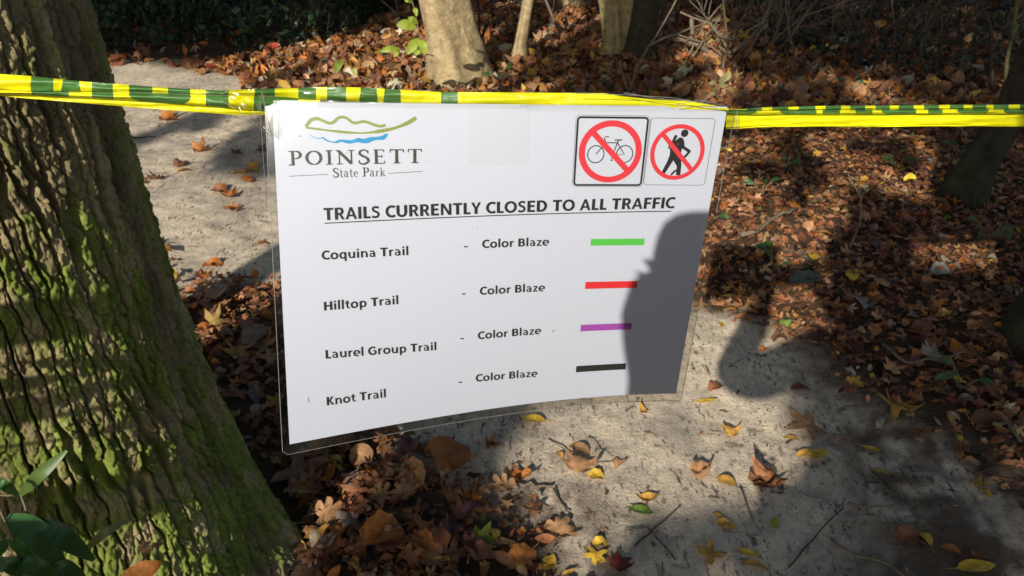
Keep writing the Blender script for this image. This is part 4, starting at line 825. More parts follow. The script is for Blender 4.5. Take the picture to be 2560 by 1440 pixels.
# serif lettering of the park name, drawn stroke by stroke in a box 1 high
SER = .30
def serif(x, y, w_=.34, t=.07, slant=0): return [[(x - w_ / 2, y - t / 2 + slant), (x + w_ / 2, y - t / 2 - slant), (x + w_ / 2, y + t / 2 - slant), (x - w_ / 2, y + t / 2 + slant)]]
GL = {
 'P': (.62, lambda: strip([(.17, .03), (.175, .5), (.165, .97)], .145) + serif(.17, .97, .40) + serif(.11, .03, .3) + arc_(.30, .72, .25, .255, 92, -95, .15, .06) + strip([(.12, .97), (.30, .975)], .06) + strip([(.22, .47), (.30, .465)], .06)),
 'O': (.84, lambda: arc_(.42, .5, .345, .455, 0, 360, .16, .07, 36)),
 'I': (.34, lambda: strip([(.165, .03), (.18, .5), (.17, .97)], .15) + serif(.17, .97) + serif(.17, .03)),
 'N': (.92, lambda: strip([(.17, .03), (.17, .97)], .07) + strip([(.12, .98), (.45, .5), (.76, .02)], .165) + strip([(.76, .03), (.77, .97)], .075) + serif(.17, .03, .30) + serif(.76, .97, .32) + serif(.10, .97, .22)),
 'S': (.58, lambda: strip(dense([(.50, .80), (.42, .95), (.27, .98), (.12, .88), (.10, .73), (.20, .60), (.38, .47), (.50, .34), (.50, .17), (.38, .03), (.22, .0), (.09, .08), (.06, .22)], 4), [.05 + .10 * math.sin(i / 48 * math.pi) ** .8 for i in range(49)]) + serif(.50, .84, .05, .22) + serif(.06, .18, .05, .22)),
 'E': (.66, lambda: strip([(.17, .03), (.175, .97)], .15) + strip([(.05, .97), (.55, .965)], .065) + strip([(.05, .03), (.58, .03)], .07) + strip([(.2, .52), (.45, .52)], .06) + serif(.55, .90, .05, .18) + serif(.58, .11, .05, .22) + serif(.45, .52, .05, .20)),
 'T': (.74, lambda: strip([(.36, .03), (.37, .97)], .155) + strip([(.05, .96), (.70, .965)], .07) + serif(.36, .03, .36) + serif(.05, .88, .055, .22) + serif(.70, .88, .055, .22)),
 's_': (.30, lambda: []),
 'a': (.48, lambda: strip(dense([(.08, .50), (.15, .60), (.28, .60), (.33, .48), (.33, .10), (.42, .02)], 3), .085) + arc_(.21, .19, .14, .17, 60, 330, .09, .05, 16)),
 't': (.36, lambda: strip(dense([(.16, .85), (.16, .4), (.17, .1), (.24, .02), (.32, .07)], 3), .085) + strip([(.04, .6), (.32, .6)], .05)),
 'e': (.48, lambda: arc_(.23, .30, .17, .28, 10, 315, .09, .05, 20) + strip([(.08, .36), (.39, .36)], .05)),
 'r': (.40, lambda: strip([(.14, .02), (.14, .58)], .09) + strip(dense([(.15, .40), (.22, .56), (.34, .58)], 3), .07) + serif(.14, .02, .24, .04)),
 'k': (.52, lambda: strip([(.13, .02), (.13, .98)], .085) + strip([(.15, .26), (.40, .56)], .05) + strip([(.22, .32), (.45, .04)], .09) + serif(.13, .02, .24, .04) + serif(.42, .02, .18, .04) + serif(.38, .57, .2, .04)),
}
def serif_word(name, chars, x0, y0, x1, y1, cap, gap, rough=.0):
    tot = sum(GL[c][0] for c in chars) + gap * (len(chars) - 1); polys = []; x = 0; rn = random.Random(3)
    for c in chars:
        for P in GL[c][1]():
            Q = []
            for (a, b) in P:
                X = x + a; t = X / tot; Q.append((x0 + (x1 - x0) * t + rn.gauss(0, rough), y0 + (y1 - y0) * t - b * cap + rn.gauss(0, rough)))
            polys.append(Q)
        x += GL[c][0] + gap
    return prints(name, polys, M['brown'], .18)
serif_word('park_name_print', list('POINSETT'), 8.8, 38.7, 90.8, 37.1, 8.9, .16, .05)
serif_word('state_park_print', ['S', 't', 'a', 't', 'e', 's_', 'P', 'a', 'r', 'k'], 34.9, 46.1, 67.4, 45.4, 5.7, .05)
prints('name_rule', strip([(8.4, 45.3), (20, 44.7), (32, 44.2)], .32) + strip([(69.2, 43.7), (80, 43.1), (90.8, 42.5)], .32), M['brown'])
# prohibition symbols
def rrect(x0, y0, x1, y1, r_, n=6):
    P = []
    for cx_, cy_, a in ((x1 - r_, y0 + r_, -90), (x1 - r_, y1 - r_, 0), (x0 + r_, y1 - r_, 90), (x0 + r_, y0 + r_, 180)):
        P += [(cx_ + r_ * math.cos(R(a + 90 * i / n)), cy_ + r_ * math.sin(R(a + 90 * i / n))) for i in range(n + 1)]
    out = []
    for i in range(len(P)):
        a, b = P[i], P[(i + 1) % len(P)]; k_ = max(1, int(math.hypot(b[0] - a[0], b[1] - a[1]) / 6)); out += [(a[0] + (b[0] - a[0]) * j / k_, a[1] + (b[1] - a[1]) * j / k_) for j in range(k_)]
    return out
prints('bicycle_sign_border', strip(rrect(187.5, 7.5, 231.2, 51.5, 2.0), 1.25, True), M['black'])
prints('bicycle_sign_outline', strip(rrect(186.3, 6.2, 232.4, 52.6, 2.6), .28, True), M['thin'])
prints('hiker_sign_outline', strip(rrect(233.0, 7.5, 273.2, 51.3, 2.2), .36, True), M['thin'])
def ring(cx_, cy_, ro, ri, n=56): return strip([(cx_ + (ro + ri) / 2 * math.cos(2 * math.pi * i / n), cy_ + (ro + ri) / 2 * math.sin(2 * math.pi * i / n)) for i in range(n)], ro - ri, True)
def ringe(cx_, cy_, rx, ry, wd, n=56): return strip([(cx_ + rx * math.cos(2 * math.pi * i / n), cy_ + ry * math.sin(2 * math.pi * i / n)) for i in range(n)], wd, True)
prints('bicycle_ban_ring', ringe(209.3, 29.5, 18.1, 18.35, 3.9), M['red'], .22)
prints('bicycle_ban_bar', strip([(197.6 + 24.0 * i / 6, 17.2 + 24.6 * i / 6) for i in range(7)], 3.7), M['red'], .24)
prints('hiker_ban_ring', ringe(252.3, 29.5, 16.0, 16.9, 2.75), M['red'], .22)
prints('hiker_ban_bar', strip([(241.9 + 21.0 * i / 6, 18.1 + 22.6 * i / 6) for i in range(7)], 2.9), M['red'], .24)
bk = ringe(200.2, 31.1, 5.2, 5.6, .62, 30) + ringe(218.6, 30.9, 5.2, 5.6, .62, 30)
for l_, w_ in [([(200.2, 31.1), (203.5, 27.0), (206.0, 23.2), (205.4, 21.9), (204.7, 20.6), (205.8, 19.7), (207.8, 19.7)], .55), ([(206.0, 23.6), (213.4, 23.5)], .6), ([(211.5, 21.8), (216.1, 21.7)], .75), ([(214.1, 21.8), (213.4, 23.5), (211.6, 29.6), (210.6, 32.0)], .6),
               ([(213.4, 23.5), (218.4, 31.0), (213.8, 31.5), (210.6, 31.8)], .6), ([(206.2, 24.0), (210.6, 31.8)], .6), ([(210.8, 31.5), (210.6, 35.0)], .5), ([(209.9, 35.1), (211.4, 35.0)], .55)]: bk += strip(l_, w_)
prints('bicycle_print', bk, M['black'], .17)
hk = [[(255.2 + 2.35 * math.cos(2 * math.pi * i / 24), 17.0 + 2.45 * math.sin(2 * math.pi * i / 24)) for i in range(24)]]
hk += strip([(250.1, 18.3), (248.3, 23.6)], 1.9) + [[(252.3, 19.7), (254.2, 19.9), (255.2, 21.2), (256.4, 25.5), (254.8, 27.5), (254.6, 33.0), (247.7, 31.4), (247.4, 27.0), (249.6, 22.2)]]
hk += strip([(254.6, 22.0), (255.6, 26.0), (260.2, 28.9)], 2.0) + strip([(260.4, 28.4), (256.9, 33.2), (255.4, 35.2)], 1.5)
hk += [[(247.7, 31.0), (254.4, 32.6), (256.0, 37.0), (256.4, 44.6), (253.5, 44.6), (253.2, 38.5), (250.4, 34.8), (246.0, 43.7), (244.0, 42.2), (246.4, 36.0)]] + strip([(255.0, 40.6), (252.2, 42.0), (250.2, 44.5)], 1.3) + strip([(246.6, 24.4), (246.4, 26.4), (248.5, 27.6)], 1.0)
prints('hiker_print', hk, M['black'], .17)
prints('speck', [[(12.5, 187.0), (12.9, 187), (13.4, 190.2), (13.0, 190.3)], [(177.8, 157.6), (179.6, 157.3), (180.0, 158), (178, 158.2)], [(125, 80), (125.3, 80), (125.4, 81), (125.1, 81)], [(243, 1), (243.6, 1), (243.4, 1.8)], [(15.5, 20.8), (16.8, 20.2), (16.9, 20.6), (15.8, 21.2)]], M['thin'], .2)
rd = random.Random(5); dust = []
for _ in range(90):
    x, y = rd.uniform(3, 276), rd.uniform(1, 60) if rd.random() < .7 else rd.uniform(1, 212); r_ = rd.uniform(.10, .32)
    dust.append([(x + r_ * (1 + .5 * rd.random()) * math.cos(k_ * 1.256), y + r_ * math.sin(k_ * 1.256)) for k_ in range(5)])
dm = mat('dust', (.40, .39, .36), rough=.9)
child_dust = prints('dust', dust, dm, .95); child_dust['kind'] = 'stuff'
# film: one sheet in front and one behind, welded round the edge
M['film'].node_tree.nodes['Glossy BSDF'].inputs['Roughness'].default_value = .16
child('front_film', sheet(-4.4, 284.6, -.6, 222.4, 48, 36, .75, 'front_film'), M['film'])
child('back_film', sheet(-4.4, 284.6, -1.0, 222.4, 48, 36, -.55, 'back_film'), M['film'])
rim = [page(-4.4 + 3 * 0, 2 + (219.4 - 2) * i / 20, .1) for i in range(21)] + [page(-1.4, 222.3, .1)] + [page(-1.4 + (283.4 + 1.4) * i / 24, 222.4, .1) for i in range(1, 25)] + [page(284.6, 220.5 - (220.5 - 6) * i / 20, .1) for i in range(21)]
MB().tube(rim, .0002, 5).build('film_edge', M['rim'], sign)

# ------------------------------------------------------------ tape
def lerp1(tab, x): return float(np.interp(x, [q[0] for q in tab], [q[1] for q in tab]))
T_top = [(-300, 160), (0, 185), (77, 190), (200, 203), (390, 217), (500, 224), (550, 226), (640, 222), (745, 220), (820, 217), (905, 219), (1000, 224), (1100, 230), (1260, 231), (1510, 233), (1560, 241), (1640, 249), (1720, 252.5), (1800, 266), (1822, 270)]
T_c1 = [(-300, 208), (0, 223), (80, 227), (290, 230), (500, 236), (572, 238), (637, 238), (687, 241), (745, 246), (800, 250), (865, 254), (1000, 262), (1300, 275), (1822, 280)]
T_c2 = [(-300, 228), (0, 236), (80, 238), (295, 249), (515, 265), (600, 273), (687, 279), (760, 284), (1822, 292)]
T_bot = [(-300, 214), (0, 240), (80, 247), (295, 265), (515, 282), (600, 288), (690, 286), (760, 292), (1822, 300)]
R_top = [(1815, 272), (1868, 272), (1900, 268), (2100, 264), (2560, 261), (3000, 258)]
R_c1 = [(1815, 274), (1868, 276), (2100, 274.5), (2560, 272.5), (3000, 271)]
R_c2 = [(1815, 286), (1900, 287), (2560, 285), (3000, 284)]
R_c3 = [(1815, 311), (1850, 312), (1900, 311), (2560, 313), (3000, 314)]
R_bot = [(1815, 323), (1850, 321), (1890, 318), (2560, 316), (3000, 315)]
SL1 = [(77, 134), (155, 200), (229, 282), (322, 381), (420, 476), (515, 571), (637, 687), (745, 791), (818, 865), (900, 943), (960, 1002), (1102, 1145)]
SL2 = [(79, 173), (229, 284), (325, 475), (515, 571), (634, 745)]
SR1 = [(1868, 1905), (1930, 1971), (1997, 2038), (2064, 2103), (2125, 2163), (2189, 2224), (2247, 2285), (2310, 2347), (2374, 2409), (2431, 2466), (2484, 2521), (2550, 2590), (2612, 2650), (2680, 2720)]
SR2 = [(1815, 1890), (1952, 2042), (2057, 2100), (2139, 2181), (2205, 2291), (2320, 2357), (2395, 2470), (2510, 2600), (2640, 2690)]
SLANT = {77: -1, 155: -5, 200: 5, 900: -5, 943: 3, 960: -4, 1002: 2, 325: 20, 475: -16, 1890: -18, 1952: 18, 2205: 12, 2395: 12, 2470: -8, 2510: 10}
def tape_Y(px):
    if px < 560: return .4685 + (px - 560) / 690 * .012
    if px < 720: return .4685 + .011 * (px - 560) / 160
    if px < 1800: return .4795
    return .4785 + (px - 1800) * .000012
tape = empty('caution_tape', tuple(at_depth(690, 240, .47))); tag(tape, 'yellow and green printed plastic barrier tape stretched across the trail', 'tape')
def fold(rows, x0, x1, stripes, name, step=1.5, bulge=.004, Yoff=0., nrow=8):
    """one pleat of the tape between an upper and a lower line; the printed stripes are cut along their edges"""
    up_t, lo_t = rows; cuts = sorted({q for s in stripes for q in s if x0 < q < x1}); xs_ = sorted(set(list(np.arange(x0, x1, step)) + [x1]))
    V = []; F = []; mi = []; n = len(xs_)
    for j in range(nrow + 1):
        t = j / nrow
        for x in xs_:
            y = lerp1(up_t, x) * (1 - t) + lerp1(lo_t, x) * t
            V.append(at_depth(x, y, tape_Y(x) + Yoff - bulge * math.sin(math.pi * t) + .0006 * math.sin(x * .021 + j) + .0011 * (float(vnoise(x * .018 + Yoff * 999, t * 5)) - .5) + .0005 * (float(vnoise(x * .06, t * 7 + 3)) - .5)))
    for j in range(nrow):
        t = (j + .5) / nrow
        for i in range(n - 1):
            xm = (xs_[i] + xs_[i + 1]) / 2; on = False
            for a, b in stripes:
                if a + SLANT.get(a, 0) * (t - .5) * 2 * (t if abs(SLANT.get(a, 0)) > 9 else .5) <= xm <= b + SLANT.get(b, 0) * (t - .5) * 2 * (t if abs(SLANT.get(b, 0)) > 9 else .5): on = True; break
            b_ = j * n + i; F.append((b_, b_ + n, b_ + n + 1, b_ + 1)); mi.append(1 if on else 0)
    me = big_mesh(name, [tuple(v) for v in V], F, mi=mi); return link(name, me, [M['tapey'], M['tapeg']], tape)
fold((T_top, T_c1), -120, 1822, SL1, 'upper_pleat', bulge=.003)
fold(([(q, v + .8) for q, v in T_c1], T_c2), -120, 800, SL2, 'middle_pleat', bulge=.004)
fold(([(q, v - 4) for q, v in T_c2], T_bot), -120, 800, [], 'lower_pleat', bulge=.0005, Yoff=.0035)
fold((R_top, R_c1), 1815, 2760, SR1, 'upper_pleat', bulge=.003); fold(([(q, v + .6) for q, v in R_c1], R_c2), 1815, 2760, SR2, 'middle_pleat', bulge=.0035)
fold(([(q, v - 1) for q, v in R_c2], [(q, v + .5) for q, v in R_c3]), 1815, 2760, [], 'lower_pleat', bulge=.001, Yoff=.003); fold((R_c3, R_bot), 1815, 2760, [], 'lower_pleat', bulge=.001, Yoff=.002)
# beyond the frame the tape opens to its full width and runs on to the trees it is tied to
def ribbon(pts, halves, name):
    V = []; F = []
    for (p, h) in zip(pts, halves):
        V += [(p[0], p[1], p[2] + h), (p[0], p[1] - .006, p[2]), (p[0], p[1], p[2] - h)]
    for i in range(len(pts) - 1): b = 3 * i; F += [(b, b + 3, b + 4, b + 1), (b + 1, b + 4, b + 5, b + 2)]
    me = bpy.data.meshes.new(name); me.from_pydata(V, [], F); me.update(); return link(name, me, [M['tapey'], M['tapeg']], tape)
e0 = at_depth(-120, 205, tape_Y(-120))
ribbon([e0, (-.55, .36, 1.375), (-.75, .275, 1.36), (-1.1, .12, 1.35), (-1.5, -.06, 1.35), (-1.8, -.2, 1.36), (-2.2, -.38, 1.37)], [.007, .022, .034, .040, .040, .038, .03], 'loose_end')
e1 = at_depth(2760, 288, tape_Y(2760)); ribbon([e1, (.7, .5, 1.36), (1.4, .55, 1.37), (2.3, .62, 1.39)], [.008, .012, .016, .02], 'loose_end')

# clear packing tape that fixes the sign to the barrier tape
def film_patch(name, quad, n, m_, label, Y, wr=.0012):
    (ax, ay), (bx, by), (cx_, cy_), (dx, dy) = quad; V = []; F = []
    for j in range(n + 1):
        for i in range(n * 2 + 1):
            s, t = i / (n * 2), j / n; x = (ax * (1 - s) + bx * s) * (1 - t) + (dx * (1 - s) + cx_ * s) * t; y = (ay * (1 - s) + by * s) * (1 - t) + (dy * (1 - s) + cy_ * s) * t
            V.append(at_depth(x, y, Y + wr * math.sin(i * 1.7 + j * .9) + wr * .6 * math.sin(i * .8 - j * 2.1)))
    w_ = n * 2 + 1
    for j in range(n):
        for i in range(n * 2): b = j * w_ + i; F.append((b, b + 1, b + w_ + 1, b + w_))
    o = link(name, big_mesh(name, [tuple(v) for v in V], F), m_); return tag(o, label, 'tape', 'clear tape holding the sign')
film_patch('clear_packing_tape', [(548, 226), (690, 220), (692, 345), (556, 240)], 8, M['clear'], 'wrinkled clear tape flap at the top left sign corner', .4610)
film_patch('clear_packing_tape', [(760, 217), (1300, 228), (1300, 260), (760, 258)], 8, M['clear'], 'clear tape over the green striped tape above the emblem', .4625, .0006)
film_patch('clear_packing_tape', [(1300, 226), (1560, 232), (1826, 268), (1300, 268)], 8, M['clear'], 'clear tape loop over the plain yellow tape at the top right', .4645, .0008)
film_patch('clear_packing_tape', [(1815, 268), (1846, 272), (1842, 330), (1812, 330)], 5, M['clear'], 'clear tape strip where the tape leaves the right sign edge', .4655, .0004)
V = [page(119.5 + (158 - 119.5) * i / 8, .5 + 38 * j / 8, .9) for j in range(9) for i in range(9)]; F = [(j * 9 + i, j * 9 + i + 1, j * 9 + i + 10, j * 9 + i + 9) for j in range(8) for i in range(8)]
tag(link('clear_packing_tape', big_mesh('tape_patch', V, F), M['smudge']), 'faint square patch of clear tape at the top middle of the sign', 'tape', 'clear tape holding the sign')
# creases in the clear tape catch the light
for l_, Yc in [([(552, 250), (600, 280), (650, 320), (684, 345)], .460), ([(650, 238), (652, 300), (660, 420), (668, 520)], .4605), ([(655, 232), (670, 300), (680, 340)], .4600), ([(1440, 233), (1560, 237), (1680, 244), (1760, 258), (1826, 268)], .4640), ([(1560, 232), (1640, 246), (1720, 252), (1800, 264)], .4635), ([(1690, 262), (1750, 250), (1826, 268)], .4640), ([(1843, 272), (1841, 330)], .4650)]:
    MB().tube([at_depth(x, y, Yc) for x, y in l_], .00016, 4).build('crease', M['rim'], sign)

# ------------------------------------------------------------ unseen trees behind the viewer, crowns shaped to shade the ground
SHADE = [  # (outline on the ground, how much of the sun is taken, speckle size)
    (G2([(1975, 835), (2200, 780), (2700, 900), (3300, 1440), (3000, 2200), (1960, 2200), (1950, 1500), (1965, 1300), (1985, 1100), (1985, 930)]), 1.0, 3),
    (G2([(1640, 1360), (1960, 1330), (1980, 2200), (1300, 2200), (1480, 1440)]), .80, 2.5),
    (G2([(730, 980), (1240, 990), (1315, 1015), (1205, 1235), (1150, 1262), (1040, 1290), (850, 1240), (720, 1180)]), .97, 3),
    (G2([(700, 1240), (1050, 1290), (1160, 1265), (1330, 1440), (1400, 2000), (700, 2000)]), .50, 5),
    (G2([(1745, 690), (1860, 640), (1990, 700), (2040, 650), (2700, 720), (2700, 900), (2200, 800), (1990, 850), (1900, 830), (1830, 785), (1740, 765)]), .80, 3),
    (G2([(1990, 330), (2900, 330), (2900, 720), (2040, 650), (1960, 560)]), .32, 4),
    (G2([(1760, 330), (1990, 330), (1960, 560), (1860, 640), (1750, 650)]), .12, 4),
    (G2([(1600, 150), (1830, 190), (2900, 200), (2900, 330), (1500, 330), (1480, 230)]), .48, 3),
    (G2([(1820, -10), (3200, -10), (3200, 215), (1850, 200)]), .90, 2.5),
    (G2([(-600, -10), (860, -10), (800, 90), (700, 125), (560, 150), (-600, 200)]), .97, 1.5),
    (G2([(850, -10), (1820, -10), (1830, 60), (1480, 50), (1230, 80), (860, 90)]), .72, 2),
    (G2([(1200, 130), (1500, 120), (1520, 200), (1230, 215)]), .85, 2),
    (G2([(1340, 40), (1660, 40), (1600, 190), (1400, 100)]), .45, 3),
    (G2([(200, 330), (700, 300), (700, 560), (450, 700), (200, 700)]), .42, 2.2),
    (G2([(-600, 150), (600, 160), (1000, 300), (-600, 330)]), .45, 2.2),
    (G2([(2330, 240), (2750, 240), (2750, 580), (2330, 580)]), 1.0, 3),
    (G2([(720, 150), (1180, 150), (1180, 215), (760, 215)]), .22, 3)]
g = np.random.default_rng(77)
LITTREES = [(on_ground(px, py).x, on_ground(px, py).y, wd_, ln_) for px, py, wd_, ln_ in ((1150, 200, .34, 2.6), (1297, 150, .12, 1.6), (1550, 142, .24, 1.8), (1075, 215, .16, 1.4), (1424, 30, .12, .6))]
def shade_keep(gx_, gy_):
    keep_ = np.zeros(len(gx_), bool); u = g.random(len(gx_)) * 0
    for poly, amt, sc in SHADE:
        ins = inside(poly, gx_, gy_); nz = fbm(gx_ * sc + 31, gy_ * sc * .8 + 7, 2); thr = np.quantile(nz, 1 - amt) if amt < 1 else -1
        keep_ = np.where(ins, nz > thr, keep_)
    c = gx_ * math.cos(SUN_AZ) - gy_ * math.sin(SUN_AZ)
    clear = ((c > -1.92) & (c < -.92) & (gy_ < 4.2)) | ((gx_ > .55) & (gx_ < 1.22) & (gy_ > 2.1) & (gy_ < 3.25))
    for bx_, by_, wd_, ln_ in LITTREES:
        q = (gx_ - bx_) * math.cos(SUN_AZ) - (gy_ - by_) * math.sin(SUN_AZ); al = (gx_ - bx_) * math.sin(SUN_AZ) + (gy_ - by_) * math.cos(SUN_AZ)
        clear = clear | ((np.abs(q) < wd_) & (al > -.15) & (al < ln_))
    return keep_ & ~clear
def crowns():
    out = []
    for n, xr, yr, z0, z1, sz in ((26000, (-3, 5.2), (.7, 4.8), 3.4, 4.2, (.09, .15)), (30000, (-8, 9), (4.4, 13), 5.2, 6.6, (.18, .30))):
        X = g.uniform(*xr, n); Y = g.uniform(*yr, n); k = shade_keep(X, Y); X, Y = X[k], Y[k]; Z = g.uniform(z0, z1, len(X))
        kk = Z / -SUN.z; P = np.c_[X - SUN.x * kk, Y - SUN.y * kk, Z]; out.append((P, g.uniform(*sz, len(X))))
    return out
CAN = [leaf_mesh('oval', RN(200 + i), curl=.5, n=6, rings=(1,), stalk=False) for i in range(2)] + [leaf_mesh('round', RN(210), curl=.5, n=7, rings=(1,), stalk=False)]
SHADERS = [('shade_tree', (-5.4, -4.0), .16, 'tree standing left behind the viewer whose crown shades the trail'), ('shade_tree', (2.4, -3.6), .15, 'tree standing right behind the viewer whose crown shades the path edge'), ('shade_tree', (1.2, -6.6), .2, 'tall tree straight behind the viewer'),
           ('shade_tree', (-8.2, -2.2), .2, 'far left tree beside the trail behind the viewer'), ('shade_tree', (-7.6, -7.6), .2, 'far tree behind the viewer to the left'), ('shade_tree', (4.2, -.8), .14, 'tree at the right hand of the viewer')]
near_c, far_c = crowns(); allP = np.concatenate([near_c[0], far_c[0]]); allS = np.concatenate([near_c[1], far_c[1]])
cent = np.array([s[1] for s in SHADERS]); own = np.argmin(((allP[:, None, :2] - cent[None]) ** 2).sum(2), 1)
for i, (nm, (x, y), r_, lab) in enumerate(SHADERS):
    root = empty(nm, (x, y, 0)); tag(root, lab, 'tree', 'shade trees behind the viewer')
    k = own == i; P = allP[k]; S_ = allS[k]
    mb = MB(); mb.tube([(x, y, -.1), (x + .05, y, 1.5), (x - .05, y + .1, 3.2), (x, y, 5.5)], [r_ * 1.3, r_, r_ * .85, r_ * .4], 12)
    mb.build('trunk', M['darkbark'], root)
    if len(P):
        lm = MB(); step_ = max(1, len(P) // 14)
        for q in P[::step_][:14]:
            a = Vector((x, y, 2.6 + (q[2] - 3) * .35)); b = Vector(q); c = a.lerp(b, .5) + Vector((0, 0, .25)); lm.tube([a, c, b], [.045, .028, .008], 5, cap=False)
        if i not in (0, 2, 4): lm.build('limb', M['darkbark'], root)
        V, F, C = scatter(P[:, 0], P[:, 1], S_, CAN, greens(len(P), g, (.07, .11, .03)), 1.0, 0., zf=lambda a_, b_: P[:, 2], seed=300 + i)
        tag(link('crown', big_mesh('crown', V, F, C), M['canopy'], root), kind='stuff')
# unseen crowns added overhead: they keep out the sky, not the low sun
for root, (x0, x1), (y0, y1), (z0, z1), n, sz in ((t_, (-5.5, 1.2), (.6, 4.6), (4.6, 6.0), 5200, (.16, .28)), (main_tree, (-4.5, 4.5), (4.0, 9.5), (5.2, 7.0), 9000, (.20, .34)), (twisted, (1.0, 7.5), (1.2, 6.0), (4.8, 6.4), 6000, (.18, .30)), (slim, (-9, -4.0), (3, 10), (5, 7), 5000, (.2, .34))):
    X = g.uniform(x0, x1, n); Y_ = g.uniform(y0, y1, n); k = fbm(X * .9 + 3, Y_ * .9, 3) > .38; X, Y_ = X[k], Y_[k]; Z = g.uniform(z0, z1, len(X))
    V, F, C = scatter(X, Y_, g.uniform(*sz, len(X)), CAN, greens(len(X), g, (.07, .11, .03)), .8, 0., zf=lambda a_, b_: Z, seed=n)
    tag(link('crown', big_mesh('crown', V, F, C), M['canopy'], root), kind='stuff')
# an unseen laurel added beside the viewer throws leaf shaped shadows on the trunk
lau = empty('shadow_laurel', (-1.62, .1, 0)); tag(lau, 'broad leaved laurel sapling added beside the viewer, unseen, for its leaf shadows', 'sapling')
def toward_sun(px, py, dist, Yt):                     # a place between the sun and the trunk surface seen at px,py
    return at_depth(px, py, Yt) - SUN * dist
st = MB(); st.tube([(-1.62, .1, -.05), (-1.6, .1, .5), (-1.55, .12, 1.0), (-1.5, .15, 1.5)], [.02, .017, .013, .008], 8)
specs = [([(60, 905), (150, 930), (240, 925)], 45), ([(130, 945), (60, 960), (0, 955)], 40), ([(175, 965), (100, 1010), (0, 1040)], 75), ([(180, 935), (260, 920), (330, 900)], 60), ([(300, 955), (380, 950), (430, 915)], 60), ([(420, 1010), (330, 1040), (190, 1095)], 62), ([(420, 1000), (460, 985), (500, 980)], 40), ([(430, 1090), (480, 1120), (520, 1140)], 45), ([(500, 930), (470, 915), (400, 905)], 40)]
for q, wpx in specs:
    W_ = [toward_sun(px, py, .80, 1.02 + .0 * px) for px, py in q]
    leaf_quad(lau, W_, wpx / FPX * 1.35, (.05, .10, .03), mat_='canopy'); st.tube([W_[0], W_[0].lerp(Vector((-1.55, .12, 1.0)), .5) + Vector((0, 0, .05)), (-1.55, .12, 1.0)], [.0025, .004, .006], 5)
st.build('stem', M['darktwig'], lau)
# an unseen log on a stump, added to shade the foot of the mossy tree
a, b = toward_sun(-300, 1345, .9, .93), toward_sun(640, 1262, .9, .93)
fl = empty('shadow_log', tuple(a)); tag(fl, 'dead leaning log added left of the viewer, unseen, to shade the trunk foot', 'log')
MB().tube([a, a.lerp(b, .3) + Vector((0, 0, .006)), a.lerp(b, .7), b], [.055, .052, .05, .045], 12).build('log', M['darkbark'], fl)
MB().tube([(a.x, a.y, -.05), (a.x, a.y, a.z * .5), (a.x + .01, a.y, a.z)], [.05, .045, .04], 10).build('stump', M['darkbark'], fl)
tt = empty('tape_tree', (-2.28, -.42, 0)); tag(tt, 'slim tree outside the picture that the left end of the tape is tied to', 'tree'); MB().tube([(-2.28, -.42, -.1), (-2.28, -.42, 1.5), (-2.28, -.42, 5)], [.12, .085, .06], 14).build('trunk', M['darkbark'], tt)
tt = empty('tape_tree', (2.42, .66, 0)); tag(tt, 'slim tree outside the picture that the right end of the tape is tied to', 'tree'); MB().tube([(2.42, .66, -.1), (2.42, .66, 1.5), (2.5, .7, 5)], [.13, .1, .07], 14).build('trunk', M['darkbark'], tt)

# ------------------------------------------------------------ the person who takes the picture
person = empty('person', (.13, -.42, 0)); tag(person, 'standing person in a dark jacket holding up a phone with both hands', 'person')
def skin_mesh(name, joints, edges, m_, root_i=0, sub=1):
    me = bpy.data.meshes.new(name); me.from_pydata([j[0] for j in joints], edges, [])
    o = link(name, me, m_, person); md = o.modifiers.new('Skin', 'SKIN')
    if not me.skin_vertices: bpy.context.view_layer.objects.active = o
    sv = me.skin_vertices[0].data if me.skin_vertices else None
    for i, j in enumerate(joints):
        r_ = j[1] if isinstance(j[1], tuple) else (j[1], j[1]); sv[i].radius = r_; sv[i].use_root = (i == root_i)
    md.use_smooth_shade = True
    s_ = o.modifiers.new('Subdivision', 'SUBSURF'); s_.levels = sub; s_.render_levels = sub; return o
J = [((.13, -.42, .95), .15), ((.13, -.43, 1.12), .145), ((.13, -.43, 1.30), .16), ((.13, -.42, 1.45), .10), ((.12, -.40, 1.53), .055), ((.11, -.36, 1.60), .075), ((.10, -.33, 1.70), .092), ((.10, -.34, 1.77), .07),
     ((-.05, -.42, 1.42), .062), ((-.13, -.26, 1.26), .052), ((-.165, -.09, 1.17), .046), ((-.122, -.055, 1.29), .036), ((-.084, -.03, 1.395), .028), ((-.078, -.018, 1.44), .034),
     ((.31, -.42, 1.42), .062), ((.37, -.26, 1.26), .052), ((.36, -.10, 1.18), .046), ((.26, -.05, 1.30), .038), ((.135, -.03, 1.40), .029), ((.108, -.018, 1.44), .040),
     ((.04, -.42, .90), .095), ((.02, -.40, .48), .062), ((.02, -.43, .09), .042), ((.02, -.33, .04), .036), ((.22, -.42, .90), .095), ((.24, -.40, .48), .062), ((.24, -.43, .09), .042), ((.24, -.33, .04), .036)]
E_ = [(0, 1), (1, 2), (2, 3), (3, 4), (4, 5), (5, 6), (6, 7), (3, 8), (8, 9), (9, 10), (10, 11), (11, 12), (12, 13), (3, 14), (14, 15), (15, 16), (16, 17), (17, 18), (18, 19), (0, 20), (20, 21), (21, 22), (22, 23), (0, 24), (24, 25), (25, 26), (26, 27)]
